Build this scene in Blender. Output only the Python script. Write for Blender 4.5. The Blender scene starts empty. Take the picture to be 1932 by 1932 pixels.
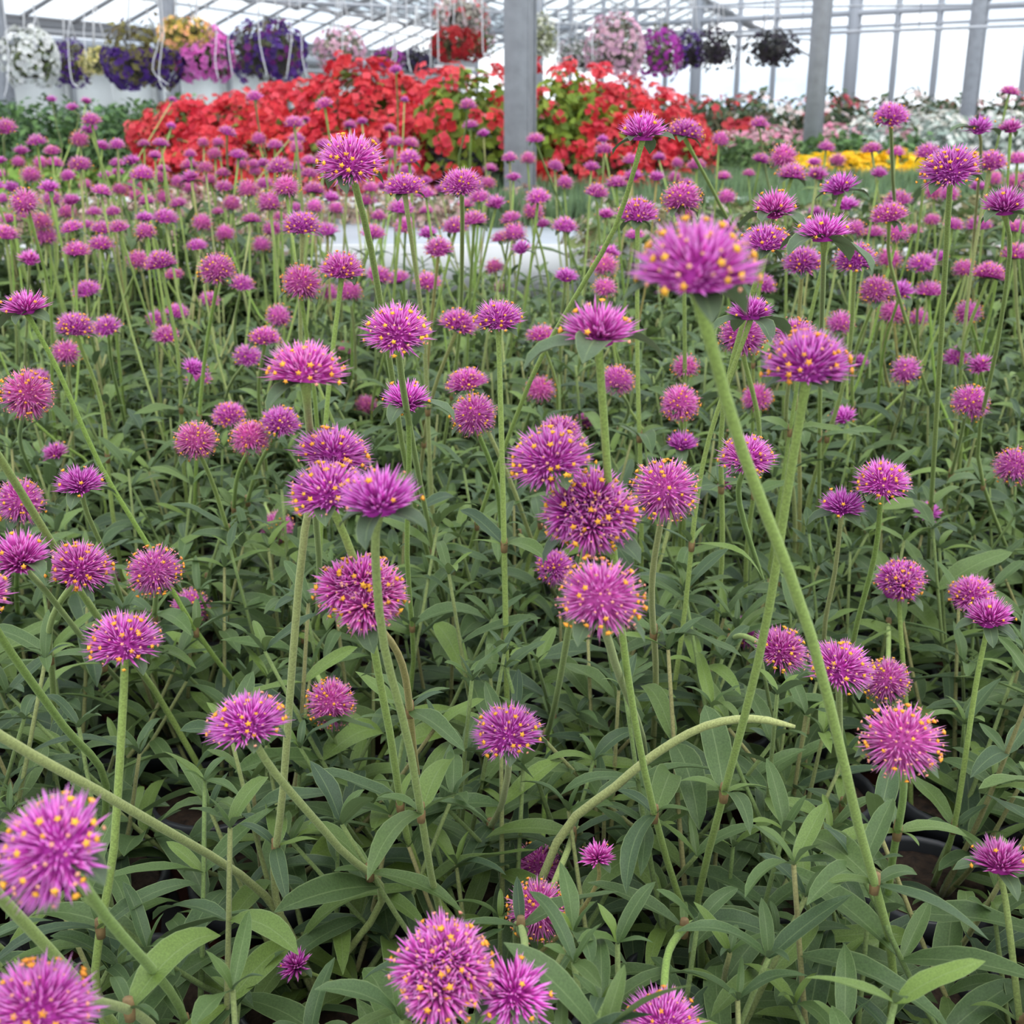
import bpy, math, random
import numpy as np
from mathutils import Vector, Matrix

random.seed(7)
rng = np.random.default_rng(7)
SC = bpy.context.scene
COL = SC.collection

# ------------------------------------------------------------------ camera, world, exposure
F_PX, CX, CY = 2300.0, 966.0, 966.0
PITCH = math.radians(18.65)
CAM = np.array([0.0, 0.0, 0.62])
cam_data = bpy.data.cameras.new('camera')
cam_data.sensor_width = 36.0
cam_data.lens = 36.0 * F_PX / 1932.0
cam_data.clip_start = 0.02
cam_data.clip_end = 400
cam_data.dof.use_dof = True
cam_data.dof.focus_distance = 0.68
cam_data.dof.aperture_fstop = 19.0
cam = bpy.data.objects.new('camera', cam_data)
cam.location = CAM
cam.rotation_euler = (math.pi / 2 - PITCH, 0, 0)
COL.objects.link(cam)
SC.camera = cam

SC.view_settings.view_transform = 'Standard'
SC.view_settings.look = 'None'
SC.view_settings.gamma = 1.0
SC.view_settings.use_curve_mapping = False
SC.view_settings.exposure = 1.33
SC.cycles.max_bounces = 4
SC.cycles.diffuse_bounces = 2
SC.cycles.glossy_bounces = 2
SC.cycles.transmission_bounces = 3
SC.cycles.transparent_max_bounces = 8
SC.cycles.caustics_reflective = False
SC.cycles.caustics_refractive = False

world = bpy.data.worlds.new('overcast_sky')
SC.world = world
world.use_nodes = True
wn, wl = world.node_tree.nodes, world.node_tree.links
wn.clear()
w_out = wn.new('ShaderNodeOutputWorld')
w_bg = wn.new('ShaderNodeBackground')
w_tc = wn.new('ShaderNodeTexCoord')
w_map = wn.new('ShaderNodeMapping')
w_map.inputs['Scale'].default_value = (3.0, 3.0, 9.0)
w_noise = wn.new('ShaderNodeTexNoise')
w_noise.inputs['Scale'].default_value = 1.6
w_noise.inputs['Detail'].default_value = 3.0
w_ramp = wn.new('ShaderNodeValToRGB')
w_ramp.color_ramp.elements[0].position = 0.40
w_ramp.color_ramp.elements[0].color = (0.44, 0.52, 0.63, 1)
w_ramp.color_ramp.elements[1].position = 0.56
w_ramp.color_ramp.elements[1].color = (0.80, 0.82, 0.84, 1)
w_bg.inputs['Strength'].default_value = 1.0
wl.new(w_tc.outputs['Generated'], w_map.inputs['Vector'])
wl.new(w_map.outputs['Vector'], w_noise.inputs['Vector'])
wl.new(w_noise.outputs['Fac'], w_ramp.inputs['Fac'])
wl.new(w_ramp.outputs['Color'], w_bg.inputs['Color'])
wl.new(w_bg.outputs['Background'], w_out.inputs['Surface'])

sun_data = bpy.data.lights.new('sky_sun', 'SUN')
sun_data.energy = 0.9
sun_data.angle = math.radians(60)
sun_data.color = (1.0, 0.985, 0.95)
sun = bpy.data.objects.new('sky_sun', sun_data)
sun.rotation_euler = (math.radians(18), math.radians(14), 0)
COL.objects.link(sun)

# ------------------------------------------------------------------ photo geometry helpers
FWD = np.array([0.0, math.cos(PITCH), -math.sin(PITCH)])
UP = np.array([0.0, math.sin(PITCH), math.cos(PITCH)])
RIGHT = np.array([1.0, 0.0, 0.0])

def ray(px, py):
    return FWD + RIGHT * ((px - CX) / F_PX) + UP * ((CY - py) / F_PX)

def at(px, py, depth):                    # point at a depth along the viewing axis
    return CAM + ray(px, py) * depth

def at_y(px, py, Y):                      # point at a horizontal distance Y
    d = ray(px, py)
    return CAM + d * (Y / d[1])

def at_z(px, py, z):
    d = ray(px, py)
    return CAM + d * ((z - CAM[2]) / d[2])

def project(p):
    v = np.asarray(p) - CAM
    k = v @ FWD
    return CX + F_PX * (v @ RIGHT) / k, CY - F_PX * (v @ UP) / k, k

def x_at(px, Y):
    return at_y(px, 190, Y)[0]

# ------------------------------------------------------------------ object helpers
def link(o, parent=None):
    COL.objects.link(o)
    if parent is not None:
        o.parent = parent
    return o

def tag(o, label=None, cat=None, group=None, kind=None):
    if label: o['label'] = label
    if cat: o['category'] = cat
    if group: o['group'] = group
    if kind: o['kind'] = kind
    return o

def empty(name, loc=(0, 0, 0), parent=None):
    o = bpy.data.objects.new(name, None)
    o.empty_display_size = 0.02
    o.location = loc
    return link(o, parent)

def mesh_obj(name, me, parent=None, loc=(0, 0, 0), rot=None, scale=None):
    o = bpy.data.objects.new(name, me)
    o.location = loc
    if rot is not None: o.rotation_euler = rot
    if scale is not None: o.scale = scale if hasattr(scale, '__len__') else (scale,) * 3
    return link(o, parent)

def tri_mesh(name, V, T, mats, col=None, uv=None, mat_index=None, smooth=False):
    V = np.asarray(V, np.float32).reshape(-1, 3)
    T = np.asarray(T, np.int32).reshape(-1, 3)
    me = bpy.data.meshes.new(name)
    me.vertices.add(len(V)); me.vertices.foreach_set('co', V.ravel())
    me.loops.add(T.size); me.loops.foreach_set('vertex_index', T.ravel())
    me.polygons.add(len(T))
    me.polygons.foreach_set('loop_start', np.arange(0, T.size, 3, dtype=np.int32))
    if smooth:
        me.polygons.foreach_set('use_smooth', np.ones(len(T), bool))
    for m in (mats if isinstance(mats, (list, tuple)) else [mats]):
        me.materials.append(m)
    if mat_index is not None:
        me.polygons.foreach_set('material_index', np.asarray(mat_index, np.int32))
    if uv is not None:
        uvl = me.uv_layers.new(name='UVMap')
        uvl.data.foreach_set('uv', np.asarray(uv, np.float32)[T.ravel()].ravel())
    if col is not None:
        ca = me.color_attributes.new('Col', 'FLOAT_COLOR', 'POINT')
        c4 = np.ones((len(V), 4), np.float32); c4[:, :3] = col
        ca.data.foreach_set('color', c4.ravel())
    me.update(calc_edges=True)
    return me

class MB:
    """collects triangles"""
    def __init__(s): s.V = []; s.T = []; s.C = []; s.U = []; s.n = 0
    def add(s, V, T, c=None, u=None):
        V = np.asarray(V, float).reshape(-1, 3)
        s.V.append(V); s.T.append(np.asarray(T, int).reshape(-1, 3) + s.n); s.n += len(V)
        s.C.append(np.tile(np.asarray(c if c is not None else (1, 1, 1), float).reshape(-1, 3), (len(V) if c is None or np.ndim(c) == 1 else 1, 1)))
        s.U.append(np.zeros((len(V), 2)) if u is None else np.asarray(u, float))
    def mesh(s, name, mats, col=False, uv=False, smooth=False):
        return tri_mesh(name, np.vstack(s.V), np.vstack(s.T), mats,
                        col=np.vstack(s.C) if col else None, uv=np.vstack(s.U) if uv else None, smooth=smooth)
    def box(s, lo, hi, c=None):
        x0, y0, z0 = lo; x1, y1, z1 = hi
        V = [(x0,y0,z0),(x1,y0,z0),(x1,y1,z0),(x0,y1,z0),(x0,y0,z1),(x1,y0,z1),(x1,y1,z1),(x0,y1,z1)]
        T = [(0,2,1),(0,3,2),(4,5,6),(4,6,7),(0,1,5),(0,5,4),(1,2,6),(1,6,5),(2,3,7),(2,7,6),(3,0,4),(3,4,7)]
        s.add(V, T, c)
    def bar(s, a, b, w, h=None, c=None):           # rectangular bar between two points
        a = np.asarray(a, float); b = np.asarray(b, float); h = h or w
        d = b - a; d = d / (np.linalg.norm(d) + 1e-9)
        ref = np.array([0, 0, 1.0]) if abs(d[2]) < 0.95 else np.array([0, 1.0, 0])
        r = np.cross(d, ref); r /= np.linalg.norm(r); u = np.cross(r, d)
        V = []
        for p in (a, b):
            for sx, sy in ((-1,-1),(1,-1),(1,1),(-1,1)):
                V.append(p + r*sx*w/2 + u*sy*h/2)
        T = [(0,2,1),(0,3,2),(4,5,6),(4,6,7),(0,1,5),(0,5,4),(1,2,6),(1,6,5),(2,3,7),(2,7,6),(3,0,4),(3,4,7)]
        s.add(V, T, c)
    def tube(s, pts, radii, sides=6, c=None, cap=True):
        V, T, U = tube_arrays(pts, radii, sides, cap)
        s.add(V, T, c, U)
    def lathe(s, prof, n=20, c=None):
        V = []; T = []
        for r, z in prof:
            for k in range(n):
                a = 2*math.pi*k/n
                V.append((r*math.cos(a), r*math.sin(a), z))
        for i in range(len(prof)-1):
            for k in range(n):
                a, b = i*n+k, i*n+(k+1) % n
                T += [(a, b, b+n), (a, b+n, a+n)]
        s.add(V, T, c)

def tube_arrays(pts, radii, sides=6, cap=True):
    P = np.asarray(pts, float); n = len(P)
    R = np.broadcast_to(np.asarray(radii, float), (n,))
    D = np.gradient(P, axis=0); D /= (np.linalg.norm(D, axis=1, keepdims=True) + 1e-12)
    ref = np.array([1.0, 0.13, 0.07]); 
    if abs(D[0] @ ref) > 0.9: ref = np.array([0.1, 1.0, 0.05])
    a = 2*np.pi*np.arange(sides)/sides
    V = []; U = []
    L = np.concatenate([[0], np.cumsum(np.linalg.norm(np.diff(P, axis=0), axis=1))])
    for i in range(n):
        x = np.cross(D[i], ref); x /= (np.linalg.norm(x)+1e-12); y = np.cross(D[i], x)
        V.append(P[i] + R[i]*(np.cos(a)[:, None]*x + np.sin(a)[:, None]*y))
        U += [(k/sides, L[i]) for k in range(sides)]
    V = np.vstack(V); T = []
    for i in range(n-1):
        for k in range(sides):
            p, q = i*sides+k, i*sides+(k+1) % sides
            T += [(p, q+sides, q), (p, p+sides, q+sides)]
    if cap:
        b = len(V)
        V = np.vstack([V, P[:1], P[-1:]]); U += [(0, 0), (0, L[-1])]
        for k in range(sides):
            T.append((b, k, (k+1) % sides))
            T.append((b+1, (n-1)*sides+(k+1) % sides, (n-1)*sides+k))
    return V, np.array(T), np.array(U)

def spline(ctrl, m=10):                   # Catmull-Rom through the control points
    P = [np.asarray(p, float) for p in ctrl]
    if len(P) == 2:
        return np.array([P[0] + (P[1]-P[0])*t for t in np.linspace(0, 1, m)])
    Q = [2*P[0]-P[1]] + P + [2*P[-1]-P[-2]]
    out = []
    per = max(3, int(m/(len(P)-1)))
    for i in range(1, len(Q)-2):
        for t in np.linspace(0, 1, per, endpoint=False):
            a, b, c, d = Q[i-1], Q[i], Q[i+1], Q[i+2]
            out.append(0.5*((2*b)+(c-a)*t+(2*a-5*b+4*c-d)*t*t+(3*b-a-3*c+d)*t**3))
    out.append(P[-1])
    return np.array(out)

# ------------------------------------------------------------------ materials
def new_mat(name):
    m = bpy.data.materials.new(name); m.use_nodes = True
    n, l = m.node_tree.nodes, m.node_tree.links
    n.clear()
    out = n.new('ShaderNodeOutputMaterial')
    return m, n, l, out

def simple_mat(name, color, rough=0.6, metal=0.0, noise=0.0, nscale=40.0, spec=0.4, bump=0.0):
    m, n, l, out = new_mat(name)
    b = n.new('ShaderNodeBsdfPrincipled')
    b.inputs['Roughness'].default_value = rough
    b.inputs['Metallic'].default_value = metal
    b.inputs['Specular IOR Level'].default_value = spec
    b.inputs['Base Color'].default_value = (*color, 1)
    if noise or bump:
        tc = n.new('ShaderNodeTexCoord'); nz = n.new('ShaderNodeTexNoise')
        nz.inputs['Scale'].default_value = nscale; nz.inputs['Detail'].default_value = 4
        l.new(tc.outputs['Object'], nz.inputs['Vector'])
        if noise:
            r = n.new('ShaderNodeValToRGB')
            c0 = [max(0, c*(1-noise)) for c in color]; c1 = [min(1, c*(1+noise)) for c in color]
            r.color_ramp.elements[0].position = 0.3; r.color_ramp.elements[0].color = (*c0, 1)
            r.color_ramp.elements[1].position = 0.7; r.color_ramp.elements[1].color = (*c1, 1)
            l.new(nz.outputs['Fac'], r.inputs['Fac']); l.new(r.outputs['Color'], b.inputs['Base Color'])
        if bump:
            bp = n.new('ShaderNodeBump'); bp.inputs['Strength'].default_value = bump; bp.inputs['Distance'].default_value = 0.002
            l.new(nz.outputs['Fac'], bp.inputs['Height']); l.new(bp.outputs['Normal'], b.inputs['Normal'])
    l.new(b.outputs['BSDF'], out.inputs['Surface'])
    return m

def petal_mat(name, hue_var=0.02, translucent=0.25, rough=0.55):
    """colour comes from the 'Col' attribute, with a small change from plant to plant"""
    m, n, l, out = new_mat(name)
    a = n.new('ShaderNodeAttribute'); a.attribute_name = 'Col'
    oi = n.new('ShaderNodeObjectInfo')
    hsv = n.new('ShaderNodeHueSaturation')
    mr = n.new('ShaderNodeMapRange'); mr.inputs['To Min'].default_value = 0.5-hue_var; mr.inputs['To Max'].default_value = 0.5+hue_var
    l.new(oi.outputs['Random'], mr.inputs['Value']); l.new(mr.outputs['Result'], hsv.inputs['Hue'])
    mr2 = n.new('ShaderNodeMapRange'); mr2.inputs['To Min'].default_value = 0.88; mr2.inputs['To Max'].default_value = 1.12
    mul = n.new('ShaderNodeMath'); mul.operation = 'FRACT'; mul2 = n.new('ShaderNodeMath'); mul2.operation = 'MULTIPLY'; mul2.inputs[1].default_value = 7.31
    l.new(oi.outputs['Random'], mul2.inputs[0]); l.new(mul2.outputs[0], mul.inputs[0]); l.new(mul.outputs[0], mr2.inputs['Value'])
    l.new(mr2.outputs['Result'], hsv.inputs['Value'])
    l.new(a.outputs['Color'], hsv.inputs['Color'])
    b = n.new('ShaderNodeBsdfPrincipled'); b.inputs['Roughness'].default_value = rough; b.inputs['Specular IOR Level'].default_value = 0.25
    l.new(hsv.outputs['Color'], b.inputs['Base Color'])
    if translucent:
        t = n.new('ShaderNodeBsdfTranslucent'); l.new(hsv.outputs['Color'], t.inputs['Color'])
        mx = n.new('ShaderNodeMixShader'); mx.inputs[0].default_value = translucent
        l.new(b.outputs['BSDF'], mx.inputs[1]); l.new(t.outputs['BSDF'], mx.inputs[2]); l.new(mx.outputs[0], out.inputs['Surface'])
    else:
        l.new(b.outputs['BSDF'], out.inputs['Surface'])
    return m

def leaf_mat(name, cols, trans=0.22, veins=True):
    """cols: colour ramp over plant-to-plant variation"""
    m, n, l, out = new_mat(name)
    oi = n.new('ShaderNodeObjectInfo')
    ramp = n.new('ShaderNodeValToRGB')
    els = ramp.color_ramp.elements
    while len(els) < len(cols): els.new(0.5)
    for i, c in enumerate(cols):
        els[i].position = i/(len(cols)-1); els[i].color = (*c, 1)
    at_ = n.new('ShaderNodeAttribute'); at_.attribute_name = 'Col'
    ad = n.new('ShaderNodeMath'); ad.operation = 'ADD'
    sep = n.new('ShaderNodeSeparateColor')
    l.new(at_.outputs['Color'], sep.inputs['Color'])
    l.new(oi.outputs['Random'], ad.inputs[0]); l.new(sep.outputs['Red'], ad.inputs[1])
    fr = n.new('ShaderNodeMath'); fr.operation = 'FRACT'
    l.new(ad.outputs[0], fr.inputs[0]); l.new(fr.outputs[0], ramp.inputs['Fac'])
    col = ramp.outputs['Color']
    tc = n.new('ShaderNodeTexCoord')
    nz = n.new('ShaderNodeTexNoise'); nz.inputs['Scale'].default_value = 60; nz.inputs['Detail'].default_value = 3
    l.new(tc.outputs['Object'], nz.inputs['Vector'])
    hs = n.new('ShaderNodeHueSaturation')
    mr = n.new('ShaderNodeMapRange'); mr.inputs['From Min'].default_value = 0.3; mr.inputs['From Max'].default_value = 0.7
    mr.inputs['To Min'].default_value = 0.82; mr.inputs['To Max'].default_value = 1.18
    l.new(nz.outputs['Fac'], mr.inputs['Value']); l.new(mr.outputs['Result'], hs.inputs['Value']); l.new(col, hs.inputs['Color'])
    col = hs.outputs['Color']
    if veins:
        uvn = n.new('ShaderNodeUVMap'); uvn.uv_map = 'UVMap'
        su = n.new('ShaderNodeSeparateXYZ'); l.new(uvn.outputs['UV'], su.inputs[0])
        ab = n.new('ShaderNodeMath'); ab.operation = 'SUBTRACT'; ab.inputs[1].default_value = 0.5
        l.new(su.outputs['X'], ab.inputs[0])
        ab2 = n.new('ShaderNodeMath'); ab2.operation = 'ABSOLUTE'; l.new(ab.outputs[0], ab2.inputs[0])
        vr = n.new('ShaderNodeValToRGB')
        e = vr.color_ramp.elements
        e[0].position = 0.0; e[0].color = (0.55, 0.55, 0.55, 1)
        e[1].position = 0.035; e[1].color = (0, 0, 0, 1)
        x = e.new(0.455); x.color = (0, 0, 0, 1)
        x = e.new(0.49); x.color = (0.7, 0.7, 0.7, 1)
        l.new(ab2.outputs[0], vr.inputs['Fac'])
        mxv = n.new('ShaderNodeMix'); mxv.data_type = 'RGBA'
        mxv.inputs['B'].default_value = (0.20, 0.27, 0.11, 1)
        l.new(vr.outputs['Color'], mxv.inputs['Factor']); l.new(col, mxv.inputs['A'])
        col = mxv.outputs['Result']
    # paler underside
    geo = n.new('ShaderNodeNewGeometry')
    mxb = n.new('ShaderNodeMix'); mxb.data_type = 'RGBA'
    ml = n.new('ShaderNodeMath'); ml.operation = 'MULTIPLY'; ml.inputs[1].default_value = 0.45
    l.new(geo.outputs['Backfacing'], ml.inputs[0]); l.new(ml.outputs[0], mxb.inputs['Factor'])
    l.new(col, mxb.inputs['A']); mxb.inputs['B'].default_value = (0.15, 0.20, 0.10, 1)
    col = mxb.outputs['Result']
    b = n.new('ShaderNodeBsdfPrincipled'); b.inputs['Roughness'].default_value = 0.5; b.inputs['Specular IOR Level'].default_value = 0.34
    l.new(col, b.inputs['Base Color'])
    t = n.new('ShaderNodeBsdfTranslucent'); l.new(col, t.inputs['Color'])
    mx = n.new('ShaderNodeMixShader'); mx.inputs[0].default_value = trans
    l.new(b.outputs['BSDF'], mx.inputs[1]); l.new(t.outputs['BSDF'], mx.inputs[2]); l.new(mx.outputs[0], out.inputs['Surface'])
    return m

def stem_mat(name, cols):
    m, n, l, out = new_mat(name)
    oi = n.new('ShaderNodeObjectInfo'); ramp = n.new('ShaderNodeValToRGB')
    els = ramp.color_ramp.elements
    while len(els) < len(cols): els.new(0.5)
    for i, (p, c) in enumerate(cols):
        els[i].position = p; els[i].color = (*c, 1)
    l.new(oi.outputs['Random'], ramp.inputs['Fac'])
    tc = n.new('ShaderNodeTexCoord'); nz = n.new('ShaderNodeTexNoise'); nz.inputs['Scale'].default_value = 900; nz.inputs['Detail'].default_value = 2
    l.new(tc.outputs['Object'], nz.inputs['Vector'])
    hs = n.new('ShaderNodeHueSaturation'); mr = n.new('ShaderNodeMapRange')
    mr.inputs['From Min'].default_value = 0.35; mr.inputs['From Max'].default_value = 0.65
    mr.inputs['To Min'].default_value = 0.82; mr.inputs['To Max'].default_value = 1.18
    l.new(nz.outputs['Fac'], mr.inputs['Value']); l.new(mr.outputs['Result'], hs.inputs['Value'])
    l.new(ramp.outputs['Color'], hs.inputs['Color'])
    b = n.new('ShaderNodeBsdfPrincipled'); b.inputs['Roughness'].default_value = 0.75; b.inputs['Specular IOR Level'].default_value = 0.2
    b.inputs['Sheen Weight'].default_value = 0.1
    l.new(hs.outputs['Color'], b.inputs['Base Color']); l.new(b.outputs['BSDF'], out.inputs['Surface'])
    return m

def bench_fabric_mat():
    m, n, l, out = new_mat('black_fabric_with_lime')
    tc = n.new('ShaderNodeTexCoord')
    nz = n.new('ShaderNodeTexNoise'); nz.inputs['Scale'].default_value = 14; nz.inputs['Detail'].default_value = 8; nz.inputs['Roughness'].default_value = 0.75
    l.new(tc.outputs['Object'], nz.inputs['Vector'])
    r = n.new('ShaderNodeValToRGB')
    r.color_ramp.elements[0].position = 0.60; r.color_ramp.elements[0].color = (0.012, 0.012, 0.013, 1)
    r.color_ramp.elements[1].position = 0.66; r.color_ramp.elements[1].color = (0.5, 0.5, 0.5, 1)
    l.new(nz.outputs['Fac'], r.inputs['Fac'])
    b = n.new('ShaderNodeBsdfPrincipled'); b.inputs['Roughness'].default_value = 0.7
    l.new(r.outputs['Color'], b.inputs['Base Color']); l.new(b.outputs['BSDF'], out.inputs['Surface'])
    return m

def pane_mat(name, tint=(0.96, 0.98, 0.99), gloss=0.06):
    m, n, l, out = new_mat(name)
    t = n.new('ShaderNodeBsdfTransparent'); t.inputs['Color'].default_value = (*tint, 1)
    g = n.new('ShaderNodeBsdfGlossy'); g.inputs['Roughness'].default_value = 0.08
    mx = n.new('ShaderNodeMixShader'); mx.inputs[0].default_value = gloss
    l.new(t.outputs[0], mx.inputs[1]); l.new(g.outputs[0], mx.inputs[2]); l.new(mx.outputs[0], out.inputs['Surface'])
    return m

M = {}
M['petal'] = petal_mat('magenta_bracts', 0.014, 0.36)
M['floret'] = petal_mat('orange_florets', 0.01, 0.15)
M['blossom'] = petal_mat('blossoms', 0.004, 0.25)
M['leaf'] = leaf_mat('amaranth_leaf', [(0.060, 0.102, 0.034), (0.088, 0.148, 0.042), (0.045, 0.080, 0.040), (0.070, 0.120, 0.040), (0.150, 0.228, 0.046), (0.060, 0.102, 0.034)])
M['bract_leaf'] = leaf_mat('bract_leaf', [(0.055, 0.085, 0.045), (0.085, 0.13, 0.06)], 0.15)
M['stem'] = stem_mat('hairy_stem', [(0.0, (0.19, 0.30, 0.055)), (0.35, (0.27, 0.35, 0.095)), (0.65, (0.21, 0.29, 0.075)), (0.90, (0.33, 0.36, 0.14)), (0.97, (0.32, 0.31, 0.11)), (1.0, (0.34, 0.28, 0.09))])
M['shoot'] = stem_mat('leafy_shoot', [(0.0, (0.15, 0.22, 0.07)), (0.6, (0.20, 0.26, 0.09)), (1.0, (0.26, 0.24, 0.10))])
M['node'] = simple_mat('red_stem_node', (0.22, 0.14, 0.06), 0.7, noise=0.3, nscale=200)
M['pot'] = simple_mat('terracotta_plastic', (0.115, 0.036, 0.022), 0.5, noise=0.2)
M['pot_rim'] = simple_mat('dark_pot_rim', (0.035, 0.037, 0.042), 0.32)
M['soil'] = simple_mat('potting_soil', (0.030, 0.017, 0.010), 0.95, noise=0.7, nscale=160, bump=0.9)
M['fabric'] = bench_fabric_mat()
M['alu'] = simple_mat('bench_aluminium', (0.55, 0.56, 0.57), 0.45, 0.0, noise=0.06, nscale=8)
M['tray'] = simple_mat('white_bench_top', (0.34, 0.37, 0.41), 0.5, noise=0.1, nscale=3)
M['galv'] = simple_mat('galvanised_steel', (0.36, 0.375, 0.40), 0.6, 0.1, noise=0.12, nscale=25)
M['steel_dark'] = simple_mat('grey_roof_steel', (0.30, 0.30, 0.315), 0.6, 0.1)
M['steel_pale'] = simple_mat('pale_wall_steel', (0.34, 0.36, 0.40), 0.6, 0.1)
M['concrete'] = simple_mat('floor_concrete', (0.24, 0.235, 0.225), 0.85, noise=0.2, nscale=2)
M['grass_out'] = simple_mat('hazy_field', (0.33, 0.40, 0.36), 0.95, noise=0.1, nscale=0.05)
M['pane'] = pane_mat('greenhouse_glass')
M['poly'] = simple_mat('white_plastic_wall', (0.78, 0.80, 0.79), 0.6, noise=0.08, nscale=0.7)
M['black_plastic'] = simple_mat('black_plastic', (0.014, 0.015, 0.017), 0.4)
M['white_tube'] = simple_mat('white_drip_tube', (0.62, 0.62, 0.63), 0.5)
M['wire'] = simple_mat('white_wire', (0.5, 0.5, 0.5), 0.5)
M['basket'] = simple_mat('basket_pot', (0.05, 0.045, 0.04), 0.6)
M['foliage'] = petal_mat('far_foliage', 0.012, 0.2, 0.6)
M['bare'] = stem_mat('dry_stalk', [(0.0, (0.30, 0.33, 0.14)), (1.0, (0.30, 0.33, 0.14))])

# ------------------------------------------------------------------ the setting
def struct(name, me, parent=None, loc=(0, 0, 0)):
    o = mesh_obj(name, me, parent, loc)
    if parent is None: o['kind'] = 'structure'
    return o

mb = MB(); mb.box((-60, -8, -0.80), (40, 90, -0.75))
struct('floor', mb.mesh('floor', M['concrete']))
mb = MB(); mb.box((-300, 15, -1.4), (300, 380, -1.3))
struct('ground', mb.mesh('ground', M['grass_out']))

# far glass wall, nearer on the right
WA = np.array([5.14, 28.0, 0.0]); WU = np.array([0.725, -0.689, 0.0])
def wall_s(px):
    d = ray(px, 190); d = d/d[1]            # x = d0*y
    # WA.x + s*ux = d0*(WA.y + s*uy)
    return (d[0]*WA[1]-WA[0])/(WU[0]-d[0]*WU[1])
wall = empty('wall_far', WA); wall['kind'] = 'structure'
thick = [1016, 1310, 1600, 2010]
thin = [900, 958, 1075, 1135, 1195, 1253, 1388, 1455, 1530, 1680, 1757, 1840, 1925]
posts = sorted([(wall_s(p), True) for p in thick] + [(wall_s(p), False) for p in thin])
for s, th in posts:
    mb = MB(); p = WU*s
    w = 0.22 if th else 0.10
    mb.bar(p + np.array([0, 0, -0.75]), p + np.array([0, 0, 4.6]), w)
    mesh_obj('mullion', mb.mesh('mullion', M['steel_pale']), wall)
s0, s1 = posts[0][0], posts[-1][0]
for z, w in ((2.03, 0.06), (2.28, 0.11), (2.58, 0.05), (3.35, 0.07), (-0.1, 0.12)):
    mb = MB(); mb.bar(WU*s0 + np.array([0, 0, z]), WU*s1 + np.array([0, 0, z]), w)
    mesh_obj('rail', mb.mesh('rail', M['steel_pale']), wall)
for (a, _), (b, _) in zip(posts[:-1], posts[1:]):
    for z0, z1 in ((-0.04, 2.0), (2.34, 4.5)):
        mb = MB(); p, q = WU*(a+0.05), WU*(b-0.05); nrm = np.array([WU[1], -WU[0], 0])*0.004
        V = [p-nrm+(0, 0, z0), q-nrm+(0, 0, z0), q-nrm+(0, 0, z1), p-nrm+(0, 0, z1), p+nrm+(0, 0, z0), q+nrm+(0, 0, z0), q+nrm+(0, 0, z1), p+nrm+(0, 0, z1)]
        T = [(0,1,2),(0,2,3),(4,6,5),(4,7,6),(0,4,5),(0,5,1),(1,5,6),(1,6,2),(2,6,7),(2,7,3),(3,7,4),(3,4,0)]
        mb.add(V, T); mesh_obj('pane', mb.mesh('pane', M['pane']), wall)

# far left span of the roof: gutter, rafters, purlins and panes; white plastic side wall below
G0 = np.array([-13.9, 33.0, 2.62]); G1 = np.array([-7.7, 54.0, 2.62])
GU = (G1-G0)/np.linalg.norm(G1-G0); GN = np.array([GU[1], -GU[0], 0.0])
roof = empty('ceiling', G0); roof['kind'] = 'structure'
def rp(s, n):                              # a point of the two-slope roof, relative to G0
    span = 9.4; m = n % span; h = 2.05*(1-abs(m-span/2)/(span/2))
    return GU*s + GN*n + np.array([0, 0, h])
S = [-14 + 2.3*i for i in range(25)]
for k in range(2):                         # two spans side by side
    for half in (0, 1):
        n0 = 9.4*k + 4.7*half
        for i, s in enumerate(S):
            mb = MB(); mb.bar(rp(s, n0+0.001), rp(s, n0+4.699), 0.09, 0.10)
            mesh_obj('rafter', mb.mesh('rafter', M['steel_dark']), roof)
        for f in (0.3, 1.75, 3.2, 4.55):
            mb = MB(); mb.bar(rp(S[0], n0+f), rp(S[-1], n0+f), 0.06)
            mesh_obj('purlin', mb.mesh('purlin', M['steel_dark']), roof)
        for a, b in zip(S[:-1], S[1:]):
            for f0, f1 in ((0.32, 1.72), (1.78, 3.17), (3.23, 4.52)):
                q = [rp(a+0.08, n0+f0), rp(b-0.08, n0+f0), rp(b-0.08, n0+f1), rp(a+0.08, n0+f1)]
                up = np.array([0, 0, 0.008]); mb = MB()
                mb.add(q + [v+up for v in q], [(0,2,1),(0,3,2),(4,5,6),(4,6,7),(0,1,5),(0,5,4),(1,2,6),(1,6,5),(2,3,7),(2,7,6),(3,0,4),(3,4,7)])
                mesh_obj('pane', mb.mesh('pane', M['pane']), roof)
    if k == 0:
        mb = MB(); mb.bar(rp(S[0], 0), rp(S[-1], 0), 0.5, 0.32)
        mesh_obj('gutter', mb.mesh('gutter', M['steel_dark']), roof)
for z, w, mm in ((-0.35, 0.16, 'steel_dark'), (-0.62, 0.30, 'steel_pale'), (-1.0, 0.12, 'galv')):
    mb = MB(); mb.bar(rp(S[0], 0.3)+(0, 0, z), rp(S[-1], 0.3)+(0, 0, z), 0.15, w)
    mesh_obj('side_rail', mb.mesh('side_rail', M[mm]), roof)
wl_ = empty('wall_left', G0); wl_['kind'] = 'structure'
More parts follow.
